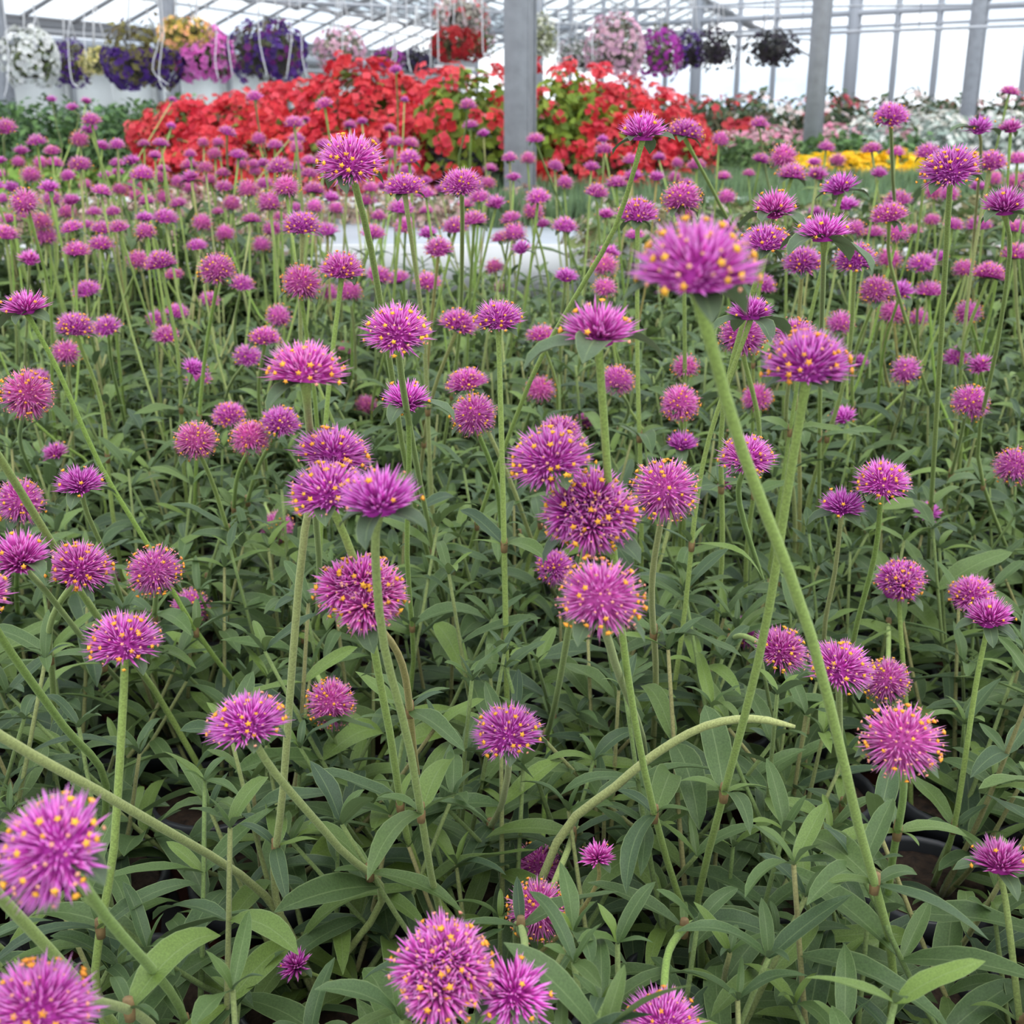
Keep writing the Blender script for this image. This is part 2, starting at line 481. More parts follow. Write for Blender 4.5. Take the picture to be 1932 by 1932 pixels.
for i, (a, b) in enumerate(zip(S[:-1], S[1:])):
    mb = MB(); p, q = GU*a + GN*-0.2, GU*(b-0.07) + GN*-0.2
    V = []
    for base in (p, q):
        for dn in (0, -0.06):
            for z in (-3.37, -0.42): V.append(base + GN*dn + (0, 0, z))
    T = [(0,4,5),(0,5,1),(2,3,7),(2,7,6),(0,1,3),(0,3,2),(4,6,7),(4,7,5),(1,5,7),(1,7,3),(0,2,6),(0,6,4)]
    mb.add(V, T); mesh_obj('panel', mb.mesh('panel', M['poly']), wl_)
    if i % 2 == 0:
        mb = MB(); mb.bar(GU*a + (0, 0, -3.37), GU*a + (0, 0, 0), 0.14); mesh_obj('post', mb.mesh('post', M['galv']), wl_)

# ------------------------------------------------------------------ benches
def bench(name, label, x0, x1, y0, y1, z, top_mat, rim_z=0.03):
    b = empty(name, ((x0+x1)/2, (y0+y1)/2, -0.75)); tag(b, label, 'bench')
    ox, oy, oz = (x0+x1)/2, (y0+y1)/2, -0.75
    mb = MB(); mb.box((x0-ox, y0-oy, z-0.04-oz), (x1-ox, y1-oy, z-oz)); mesh_obj('bench_top', mb.mesh('bench_top', top_mat), b)
    for (a, c) in (((x0, y0), (x1, y0)), ((x0, y1), (x1, y1)), ((x0, y0), (x0, y1)), ((x1, y0), (x1, y1))):
        mb = MB(); mb.bar((a[0]-ox, a[1]-oy, z-0.02-oz), (c[0]-ox, c[1]-oy, z-0.02-oz), 0.03, 0.08+rim_z)
        mesh_obj('rim', mb.mesh('rim', M['alu']), b)
    for lx in (x0+0.3, x1-0.3):
        for ly in (y0+0.3, y1-0.3):
            mb = MB(); mb.bar((lx-ox, ly-oy, 0), (lx-ox, ly-oy, z-0.04-oz), 0.06); mesh_obj('leg', mb.mesh('leg', M['galv']), b)
    return b
bench('growing_bench', 'black topped bench under the front bed of globe amaranth pots', -2.6, 2.6, 0.15, 2.74, 0.0, M['fabric'])
bench('growing_bench', 'pale grey bench with bare white edge behind the amaranth bed', -3.2, 5.2, 2.86, 4.08, 0.26, M['tray'], 0.05)
bench('growing_bench', 'bench carrying the red begonias behind the nearest steel column', -4.0, 5.6, 4.32, 6.28, 0.26, M['tray'], 0.05)
bench('growing_bench', 'rear bench under the row of rose bushes near glass wall', -5.0, 8.0, 9.18, 11.6, 0.26, M['tray'], 0.05)
bench('growing_bench', 'bench under the pale pink and silver plants at right', -4.6, 7.0, 6.55, 8.82, 0.26, M['tray'], 0.05)

# ------------------------------------------------------------------ steel columns
def column(px_base, Y, side, yaw, label, brace=False):
    x = x_at(px_base, Y)
    e = empty('steel_column', (x, Y, -0.75)); tag(e, label, 'post', 'steel columns of the greenhouse')
    mb = MB(); h = side/2
    mb.box((-h, -h, 0.012), (h, h, 5.4)); o = mesh_obj('post', mb.mesh('post', M['galv']), e, rot=(0, 0, yaw))
    mb = MB()
    mb.box((-h-0.05, -h-0.05, 0), (h+0.05, h+0.05, 0.012)); mesh_obj('base_plate', mb.mesh('base_plate', M['galv']), e, rot=(0, 0, yaw))
    for sgn in (-1, 1):                    # folded lips of the open profile along the right face
        mb = MB(); mb.box((h, sgn*h*0.78-0.006, 0.013), (h+0.004, sgn*h*0.78+0.006, 5.39)); mesh_obj('lip', mb.mesh('lip', M['galv']), e, rot=(0, 0, yaw))
    if brace:
        mb = MB(); mb.bar((0.03, 0, 2.03), (0.9, 0, 2.75), 0.07); mesh_obj('brace', mb.mesh('brace', M['galv']), e)
column(981, 4.2, 0.080, math.radians(-22), 'nearest galvanised steel column standing among the red begonias')
column(1538, 6.415, 0.080, math.radians(-24), 'slanting grey steel column behind the yellow flowers')
column(1828, 9.0, 0.098, math.radians(-24), 'farthest grey steel column at right, rising from silver plants', True)
column(329, 9.0, 0.075, math.radians(-20), 'short-looking grey steel column behind the pink hanging basket')
column(8, 9.0, 0.11, math.radians(-20), 'dark grey column at the left edge below the white basket')

# ------------------------------------------------------------------ leaf and flower meshes
def leaf_arrays(L, W, a0, droop, fold, ny=8, nx=5, wave=0.0, seed=0, twist=0.0):
    r = np.random.default_rng(seed)
    t = np.linspace(0, 1, ny+1)
    th = a0 - droop*(t**1.3)
    dx = np.cos(th); dz = np.sin(th)
    x = np.concatenate([[0], np.cumsum((dx[1:]+dx[:-1])/2)])/ny*L
    z = np.concatenate([[0], np.cumsum((dz[1:]+dz[:-1])/2)])/ny*L
    w = (t**0.62)*((1-t)**0.75); w = w/w.max()*W/2; w[0] = W*0.07; w[-1] = W*0.01
    u = np.linspace(-1, 1, nx)
    V = []; U = []
    ph = r.uniform(0, 6)
    for i in range(ny+1):
        nx_, nz_ = -dz[i], dx[i]            # leaf normal in the xz plane
        for j in range(nx):
            lift = fold*w[i]*abs(u[j])**1.4 + wave*w[i]*abs(u[j])*math.sin(9*t[i]+ph+(1.5 if u[j] > 0 else 0))
            tw = twist*t[i]*u[j]*w[i]
            V.append((x[i]+nx_*(lift+tw), u[j]*w[i], z[i]+nz_*(lift+tw)))
            U.append((u[j]*0.5+0.5, t[i]))
    T = []
    for i in range(ny):
        for j in range(nx-1):
            a = i*nx+j; b = a+1; c = a+nx; d = c+1
            T += [(a, c, b), (b, c, d)]
    return np.array(V), np.array(T), np.array(U)

def rotm(az, pitch, roll=0.0):
    ca, sa = math.cos(az), math.sin(az); cp, sp = math.cos(pitch), math.sin(pitch); cr, sr = math.cos(roll), math.sin(roll)
    Rz = np.array([[ca, -sa, 0], [sa, ca, 0], [0, 0, 1]])
    Ry = np.array([[cp, 0, -sp], [0, 1, 0], [sp, 0, cp]])       # pitch up is positive
    Rx = np.array([[1, 0, 0], [0, cr, -sr], [0, sr, cr]])
    return Rz @ Ry @ Rx

LEAVES = []                                 # unit leaves, length 1
for i in range(14):
    r = np.random.default_rng(100+i)
    V, T, U = leaf_arrays(1.0, r.uniform(0.17, 0.25), r.uniform(0.05, 0.25), r.uniform(0.35, 1.5), r.uniform(0.15, 0.5), 8, 5, r.uniform(0, 0.25), i, r.uniform(-0.5, 0.5))
    LEAVES.append(tri_mesh('leaf', V, T, M['leaf'], col=np.zeros((len(V), 3)), uv=U, smooth=True))
BRACTS = []
for i in range(6):
    r = np.random.default_rng(200+i)
    V, T, U = leaf_arrays(1.0, r.uniform(0.36, 0.48), 0.15, r.uniform(0.9, 1.6), 0.35, 6, 5, 0.1, i)
    BRACTS.append(tri_mesh('bract_leaf', V, T, M['bract_leaf'], col=np.zeros((len(V), 3)), uv=U, smooth=True))

def frame(d):
    d = d/np.linalg.norm(d)
    ref = np.array([0, 0, 1.0]) if abs(d[2]) < 0.9 else np.array([1.0, 0, 0])
    x = np.cross(ref, d); x /= np.linalg.norm(x); y = np.cross(d, x)
    return x, y, d

def dirs(n, tmax, r, tmin=0.0):            # even directions within an angle of +z
    k = np.arange(n)+0.5
    c = math.cos(tmin) - (math.cos(tmin)-math.cos(tmax))*k/n
    th = np.arccos(np.clip(c, -1, 1)); ph = k*2.39996 + r.uniform(0, 6)
    th = th + r.normal(0, 0.05, n); ph = ph + r.normal(0, 0.12, n)
    return np.stack([np.sin(th)*np.cos(ph), np.sin(th)*np.sin(ph), np.cos(th)], 1)

C_BASE = np.array([0.46, 0.02, 0.32]); C_MID = np.array([0.80, 0.12, 0.63]); C_TIP = np.array([0.90, 0.42, 0.84])
P_BASE = np.array([0.56, 0.07, 0.28]); P_MID = np.array([0.86, 0.21, 0.54]); P_TIP = np.array([0.92, 0.50, 0.70])

def spikes(mb, origin, D, length, width, hi, r, pink, zsc=1.0):
    for d, L in zip(D, length):
        x, y, d_ = frame(d)
        w = width*r.uniform(0.75, 1.2)
        k = r.uniform(0.75, 1.2); pk = np.clip(pink + r.normal(0, 0.15), 0, 1)
        cb = (C_BASE*(1-pk)+P_BASE*pk)*k; cm = (C_MID*(1-pk)+P_MID*pk)*k; ct = np.minimum((C_TIP*(1-pk)+P_TIP*pk)*k, 1)
        rot = r.uniform(0, 6.28)
        side = r.normal(0, 0.05, 3)
        levels = ((0.32, 0.75), (0.72, 1.0)) if hi else ((0.62, 1.0),)
        V = [origin + d_*L*0.08]; C = [cb]
        for f, ws in levels:
            for q in range(3):
                a = rot + q*2.0944
                off = (x*math.cos(a)*w*ws + y*math.sin(a)*w*ws*0.55)
                V.append(origin + (d_+side*f*f)*L*f + off); C.append(cb*(1-f)**1.5 + cm*(1-(1-f)**1.5))
        V.append(origin + (d_+side)*L); C.append(ct)
        n = len(levels); T = []
        for q in range(3):
            T.append((0, 1+(q+1) % 3, 1+q))
            for j in range(n-1):
                a, b = 1+3*j+q, 1+3*j+(q+1) % 3
                T += [(a, b, b+3), (a, b+3, a+3)]
            a, b = 1+3*(n-1)+q, 1+3*(n-1)+(q+1) % 3
            T.append((a, b, 1+3*n))
        V = np.array(V); V[:, 2] *= zsc
        mb.add(V, T, np.array(C))

def stars(mb, origin, D, dist, size, r, peach, hi, zsc=1.0):
    for d, ds in zip(D, dist):
        x, y, d_ = frame(d)
        p = origin + d_*ds
        is_p = r.random() < peach
        s = size*(r.uniform(0.45, 0.75) if is_p else r.uniform(0.8, 1.25))
        c = np.array([0.82, 0.36, 0.24]) if is_p else np.array([0.90, 0.40, 0.045])
        c = c*r.uniform(0.85, 1.15)
        m = 5; rot = r.uniform(0, 6)
        V = [p + d_*s*0.45, p - d_*s*0.9]; Cc = [np.minimum(c*0.9, 1), c*0.75]
        for k in range(2*m):
            a = rot + math.pi*k/m; rr = s*(1.0 if k % 2 == 0 else 0.5)
            V.append(p + (x*math.cos(a)+y*math.sin(a))*rr + d_*(s*0.15 if k % 2 == 0 else 0.0)); Cc.append(np.minimum(c*1.08, 1))
        T = []
        for k in range(2*m):
            a, b = 2+k, 2+(k+1) % (2*m)
            T += [(0, a, b), (1, b, a)]
        V = np.array(V); V[:, 2] *= zsc
        mb.add(V, T, np.clip(np.array(Cc), 0, 1))

def core(mb, o, rx, rz, c, top_only=False):
    V = []; T = []; nu, nv = 10, 6; lo = 0.0 if top_only else -0.7
    for j in range(nv+1):
        e = math.asin(lo + (1-lo)*j/nv)
        for k in range(nu):
            a = 2*math.pi*k/nu; V.append(o + np.array([rx*math.cos(e)*math.cos(a), rx*math.cos(e)*math.sin(a), rz*math.sin(e)]))
    for j in range(nv):
        for k in range(nu):
            a, b = j*nu+k, j*nu+(k+1) % nu; T += [(a, b, b+nu), (a, b+nu, a+nu)]
    mb.add(V, T, np.array(c))

def build_head(kind, hi, seed):
    """two meshes of about unit radius, stalk end at the origin, axis +z"""
    r = np.random.default_rng(seed)
    A, B = MB(), MB(); O = np.zeros(3)
    q = 1.0 if hi else 0.42
    wq = 1.0 if hi else 1.55
    if kind == 'F':
        core(A, np.array([0, 0, 0.06]), 0.56, 0.52, (0.56, 0.05, 0.42), True)
        n = int(460*q); D = dirs(n, 1.52, r); Ls = r.uniform(0.84, 1.05, n)
        spikes(A, np.array([0, 0, 0.08]), D, Ls, 0.035*wq, hi, r, 0.18 if hi else 0.4, 0.90)
        m = int(60*(q if hi else 0.6)); E = dirs(m, 1.54, r)
        stars(B, np.array([0, 0, 0.08]), E, r.uniform(0.78, 0.97, m), 0.076, r, 0.55, hi, 0.90)
    elif kind == 'C':
        core(A, np.zeros(3), 0.36, 0.5, (0.50, 0.03, 0.38), True)
        n = int(250*q); D = dirs(n, 1.28, r); Ls = r.uniform(0.82, 1.08, n)
        spikes(A, np.array([0, 0, 0.02]), D, Ls, 0.040*wq, hi, r, 0.0, 0.95)
        m = 8 if hi else 5; E = dirs(m, 1.4, r)[r.permutation(m)]
        stars(B, np.array([0, 0, 0.02]), E, r.uniform(0.88, 1.02, m), 0.085, r, 0.2, hi, 0.95)
    elif kind == 'B':
        n = int(80*q)+10; D = dirs(n, 1.5, r); Ls = r.uniform(0.75, 1.1, n)
        spikes(A, O, D, Ls, 0.085*wq, hi, r, 0.05, 1.0)
        m = 2; E = dirs(m, 1.3, r); stars(B, O, E, r.uniform(0.8, 1.0, m), 0.07, r, 0.8, hi)
    elif kind == 'O':
        core(A, np.array([0, 0, 0.40]), 0.56, 0.52, (0.60, 0.09, 0.38))
        n = int(460*q); D = dirs(n, 2.35, r); Ls = r.uniform(0.78, 1.02, n)
        spikes(A, np.array([0, 0, 0.42]), D, Ls, 0.034*wq, hi, r, 0.55, 0.92)
        m = int(130*(q if hi else 0.6)); E = dirs(m, 2.3, r)
        stars(B, np.array([0, 0, 0.42]), E, r.uniform(0.80, 0.97, m), 0.070, r, 0.72, hi, 0.92)
        k = int(26*q); Dp = dirs(k, 2.75, r, 2.3)      # straw strands below
        for d in Dp:
            x, y, d_ = frame(d); o = np.array([0, 0, 0.38])
            V = [o+d_*0.35+x*0.02, o+d_*0.35-x*0.02, o+(d_+r.normal(0, 0.12, 3))*0.95, o+d_*0.36+y*0.02]
            A.add(V, [(0, 1, 2), (1, 3, 2), (3, 0, 2)], np.array([0.55, 0.38, 0.30]))
    elif kind == 'K':                       # several rosettes grown together
        core(A, np.array([0, 0, 0.30]), 0.52, 0.5, (0.56, 0.06, 0.40))
        for j, ax in enumerate([(0, 0, 1), (0.75, -0.35, 0.45), (-0.70, -0.30, 0.5), (0.05, -0.85, 0.25), (0.1, 0.8, 0.4)]):
            ax = np.array(ax, float) + r.normal(0, 0.12, 3); ax /= np.linalg.norm(ax)
            x, y, z = frame(ax); Rm = np.stack([x, y, z], 1)
            n = int(160*q); D = dirs(n, 1.55, r) @ Rm.T; Ls = r.uniform(0.46, 0.66, n)
            o = np.array([0, 0, 0.30]) + ax*0.36
            spikes(A, o, D, Ls, 0.033*wq, hi, r, 0.2 + 0.25*(j % 2), 0.92)
            m = int(30*(q if hi else 0.6)); E = dirs(m, 1.6, r) @ Rm.T
            stars(B, o, E, r.uniform(0.46, 0.60, m), 0.064, r, 0.72, hi, 0.92)
    a = A.mesh('flower_head', M['petal'], col=True)
    b = B.mesh('floret_tips', M['floret'], col=True)
    return a, b

HEADS = {}
for ki, kind in enumerate('FCBOK'):
    HEADS[kind, True] = [build_head(kind, True, 1000+50*ki+j) for j in range(5 if kind == 'F' else 3)]
    HEADS[kind, False] = [build_head(kind, False, 1500+50*ki+j) for j in range(4 if kind in 'FO' else 2)]

# pots
mb = MB(); mb.lathe([(0.036, 0.0), (0.047, 0.075), (0.047, 0.086), (0.0, 0.086)] , 24); POT = mb.mesh('pot', M['pot'], smooth=False)
mb = MB(); mb.lathe([(0.047, 0.078), (0.052, 0.078), (0.0535, 0.098), (0.050, 0.100), (0.0475, 0.096), (0.0472, 0.080)], 24); RIM = mb.mesh('pot_rim', M['pot_rim'], smooth=True)
mb = MB()
for q in range(1):
    V = [(0, 0, 0.094)]; T = []
    for ring, rad in ((0, 0.02), (1, 0.035), (2, 0.0472)):
        for k in range(18):
            a = 2*math.pi*k/18; V.append((rad*math.cos(a), rad*math.sin(a), 0.0885+0.006*rng.random()*(ring < 2)))
    for k in range(18): T.append((0, 1+k, 1+(k+1) % 18))
    for ring in (0, 1):
        for k in range(18):
            a, b = 1+ring*18+k, 1+ring*18+(k+1) % 18
            T += [(a, a+18, b), (b, a+18, b+18)]
    mb.add(V, T)
SOIL = mb.mesh('soil', M['soil'])

# ------------------------------------------------------------------ the amaranth bed: pots on the front bench
POTS = []                                   # x, y
yy = 0.40; row = 0
while yy < 2.62:
    half = 0.43*yy + 0.20
    nx = int(half/0.118)
    for i in range(-nx, nx+1):
        x = (i + (0.5 if row % 2 else 0.0))*0.118 + random.uniform(-0.006, 0.006)
        POTS.append((x, yy + random.uniform(-0.006, 0.006)))
    yy += 0.112; row += 1
POTS_A = np.array(POTS)

PLANTS = {}
NEAR_Y = 1.45
def plant(i):
    if i not in PLANTS:
        x, y = POTS[i]
        e = empty('globe_amaranth', (x, y, 0.0))
        mesh_obj('pot', POT, e); 
        pot = e.children[0]
        mesh_obj('pot_rim', RIM, pot); mesh_obj('soil', SOIL, pot)
        PLANTS[i] = dict(e=e, x=x, y=y, heads=[], label=None, prio=-1)
    return PLANTS[i]

def nearest_pot(x, y):
    d = (POTS_A[:, 0]-x)**2 + (POTS_A[:, 1]-y)**2
    return int(np.argmin(d))

SIGHT = []                                  # stalks that stand clear of leaves in the photograph: u, v, depth
def hides_stalk(pl, p, az, pitch, L):
    if not len(SIGHT): return False
    d = np.array([math.cos(az)*math.cos(pitch), math.sin(az)*math.cos(pitch), math.sin(pitch)])
    b = np.array([pl['x'], pl['y'], 0.0]) + p
    for f in (0.25, 0.5, 0.75, 1.0):
        u, v, k = project(b + d*L*f - np.array([0, 0, 0.35*L*f*f]))
        near = (np.abs(SIGHT[:, 0]-u) < 22) & (np.abs(SIGHT[:, 1]-v) < 22) & (SIGHT[:, 2] > k-0.004)
        if near.any(): return True
    return False

def add_leaf(parent, p, az, pitch, L, roll=0.0, pl=None):
    if pl is not None and hides_stalk(pl, p, az, pitch, L): return None
    o = mesh_obj('leaf', random.choice(LEAVES), parent, p, (roll, -pitch, az), L)
    return o

def make_shoot(pl, az, tilt, length, leafL, seed):
    """a leafy shoot: stem mesh under the plant, leaves under the stem"""
    r = random.Random(seed)
    base = np.array([math.cos(az)*0.018, math.sin(az)*0.018, 0.092])
    d = np.array([math.cos(az)*math.sin(tilt), math.sin(az)*math.sin(tilt), math.cos(tilt)])
    mid = base + d*length*0.5 + np.array([0, 0, -0.004])
    top = base + d*length + np.array([0, 0, 0.012+0.1*length*math.sin(tilt)])
    pts = spline([base, mid, top], 8)
    V, T, U = tube_arrays(pts, np.linspace(0.0022, 0.0013, len(pts)), 5)
    st = mesh_obj('leafy_stem', tri_mesh('leafy_stem', V, T, M['shoot'], smooth=True), pl['e'])
    n = max(2, int(length/0.036)); missing = total = 0; top_missing = False
    a = r.uniform(0, 3.14)
    for k in range(n+1):
        f = (k+0.55)/(n+0.55) if k < n else 1.0
        p = pts[min(len(pts)-1, int(f*(len(pts)-1)))]
        top_node = k == n
        L = leafL*r.uniform(0.85, 1.1)*(0.62 if top_node else 1.0 if k > 0 else 0.8)
        for s in (0, 1):
            got = add_leaf(st, p, a + s*math.pi + r.uniform(-0.25, 0.25), r.uniform(0.05, 0.55) + (0.35 if top_node else 0), L, r.uniform(-0.35, 0.35), pl)
            total += 1; missing += got is None; top_missing |= top_node and got is None
        if top_node:
            for s in (0, 1):
                add_leaf(st, p, a + math.pi/2 + s*math.pi + r.uniform(-0.2, 0.2), r.uniform(0.7, 1.15), L*0.55, r.uniform(-0.3, 0.3), pl)
        elif r.random() < 0.35:               # small axillary leaves
            add_leaf(st, p, a + math.pi/2 + r.uniform(-0.4, 0.4), r.uniform(0.3, 0.8), L*0.5, r.uniform(-0.3, 0.3), pl)
        a += math.pi/2 + r.uniform(-0.2, 0.2)
    if top_missing or missing > 0.35*total:      # a shoot that would stand in front of a clear stalk is not there
        for c in list(st.children): bpy.data.objects.remove(c)
        bpy.data.objects.remove(st)
        return False
    return True

def foliage_variant(seed):
    r = random.Random(seed); A, B = MB(), MB()
    for s in range(11):
        az = s*2.39996 + r.uniform(-0.3, 0.3); tilt = r.uniform(0.1, 0.75); length = r.uniform(0.09, 0.21)
        base = np.array([math.cos(az)*0.018, math.sin(az)*0.018, 0.092])
        d = np.array([math.cos(az)*math.sin(tilt), math.sin(az)*math.sin(tilt), math.cos(tilt)])
        pts = spline([base, base+d*length*0.5, base+d*length+np.array([0, 0, 0.015])], 4)
        B.tube(pts, 0.0018, 4)
        n = max(2, int(length/0.045)); a = r.uniform(0, 3)
        for k in range(n+1):
            p = base + d*length*(k+0.6)/(n+0.6)
            for q in (0, 1):
                L = r.uniform(0.05, 0.078)*(0.65 if k == n else 1)
                V, T, U = leaf_arrays(L, L*r.uniform(0.22, 0.30), 0.15, r.uniform(0.4, 1.4), 0.3, 5, 3)
                R = rotm(a+q*math.pi+r.uniform(-0.2, 0.2), r.uniform(0.05, 0.5)+(0.35 if k == n else 0), r.uniform(-0.3, 0.3))
                A.add(V @ R.T + p, T, np.array([r.random(), 0, 0]), U)
            a += math.pi/2
    return A.mesh('leaves', M['leaf'], col=True, uv=True, smooth=True), B.mesh('leafy_stems', M['shoot'])
FOL = [foliage_variant(300+i) for i in range(7)]

SIZE = dict(F=0.034, C=0.030, O=0.034, B=0.020, K=0.046)
GROW = 1.12
def add_flower(pl, pts, kind, R, hi, bracts=2, r_top=None, leaf_nodes=(), axis_pull=(0, 0, 0.5), node=False, bract_scale=1.0):
    """pts: world points from soil to the underside of the head"""
    base = np.array([pl['x'], pl['y'], 0.0])
    P = spline(pts, 18 if hi else 9) - base
    rt = r_top or min(R*0.092, 0.0018)
    rad = np.linspace(rt*1.35, rt, len(P))
    rad[-1] = rt*1.25 if kind else rt*0.45
    if not kind: rad[-2] = rt*0.8
    V, T, U = tube_arrays(P, rad, 8 if hi else 5)
    st = mesh_obj('flower_stem', tri_mesh('flower_stem', V, T, M['stem'], smooth=True), pl['e'])
    tip = P[-1]
    if kind:
        ax = P[-1]-P[-3]; ax = ax/np.linalg.norm(ax)*0.25 + np.array(axis_pull) + rng.normal(0, 0.10, 3); ax /= np.linalg.norm(ax)
        qx = Vector((0, 0, 1)).rotation_difference(Vector(ax)).to_matrix() @ Matrix.Rotation(random.uniform(0, 6.28), 3, 'Z')
        if kind == 'K': qx = Vector((0, 0, 1)).rotation_difference(Vector(ax)).to_matrix() @ Matrix.Rotation(random.uniform(-0.4, 0.4), 3, 'Z')
        e = qx.to_euler()
        a, b = random.choice(HEADS[kind, hi])
        sc = (R*random.uniform(0.96, 1.06), R*random.uniform(0.96, 1.06), R*random.uniform(0.92, 1.08))
        mesh_obj('flower_head', a, st, tip, e, sc)
        mesh_obj('floret_tips', b, st, tip, e, sc)
        a0 = random.uniform(0, 6.28)
        for k in range(bracts):
            mesh_obj('bract_leaf', random.choice(BRACTS), st, tip - ax*R*0.02, (random.uniform(-0.3, 0.3), random.uniform(-0.35, 0.15), a0 + k*2*math.pi/max(2, bracts) + random.uniform(-0.3, 0.3)), R*random.uniform(0.85, 1.15)*bract_scale)
    for f, L in leaf_nodes:
        k = int(f*(len(P)-1)); a0 = random.uniform(0, 3.14)
        for s in (0, 1):
            add_leaf(st, P[k], a0 + s*math.pi + random.uniform(-0.2, 0.2), random.uniform(0.0, 0.5), L*random.uniform(0.85, 1.1), random.uniform(-0.3, 0.3))
            add_leaf(st, P[k], a0 + 1.4 + s*math.pi + random.uniform(-0.2, 0.2), random.uniform(0.3, 0.9), L*0.45, random.uniform(-0.3, 0.3))
        mb = MB(); mb.lathe([(0.0, -0.006), (rt*1.32, -0.005), (rt*1.55, 0.0), (rt*1.5, 0.002), (rt*1.25, 0.006), (0.0, 0.0065)], 8)
        mesh_obj('stem_node', mb.mesh('stem_node', M['node'], smooth=True), st, P[k])
    return st

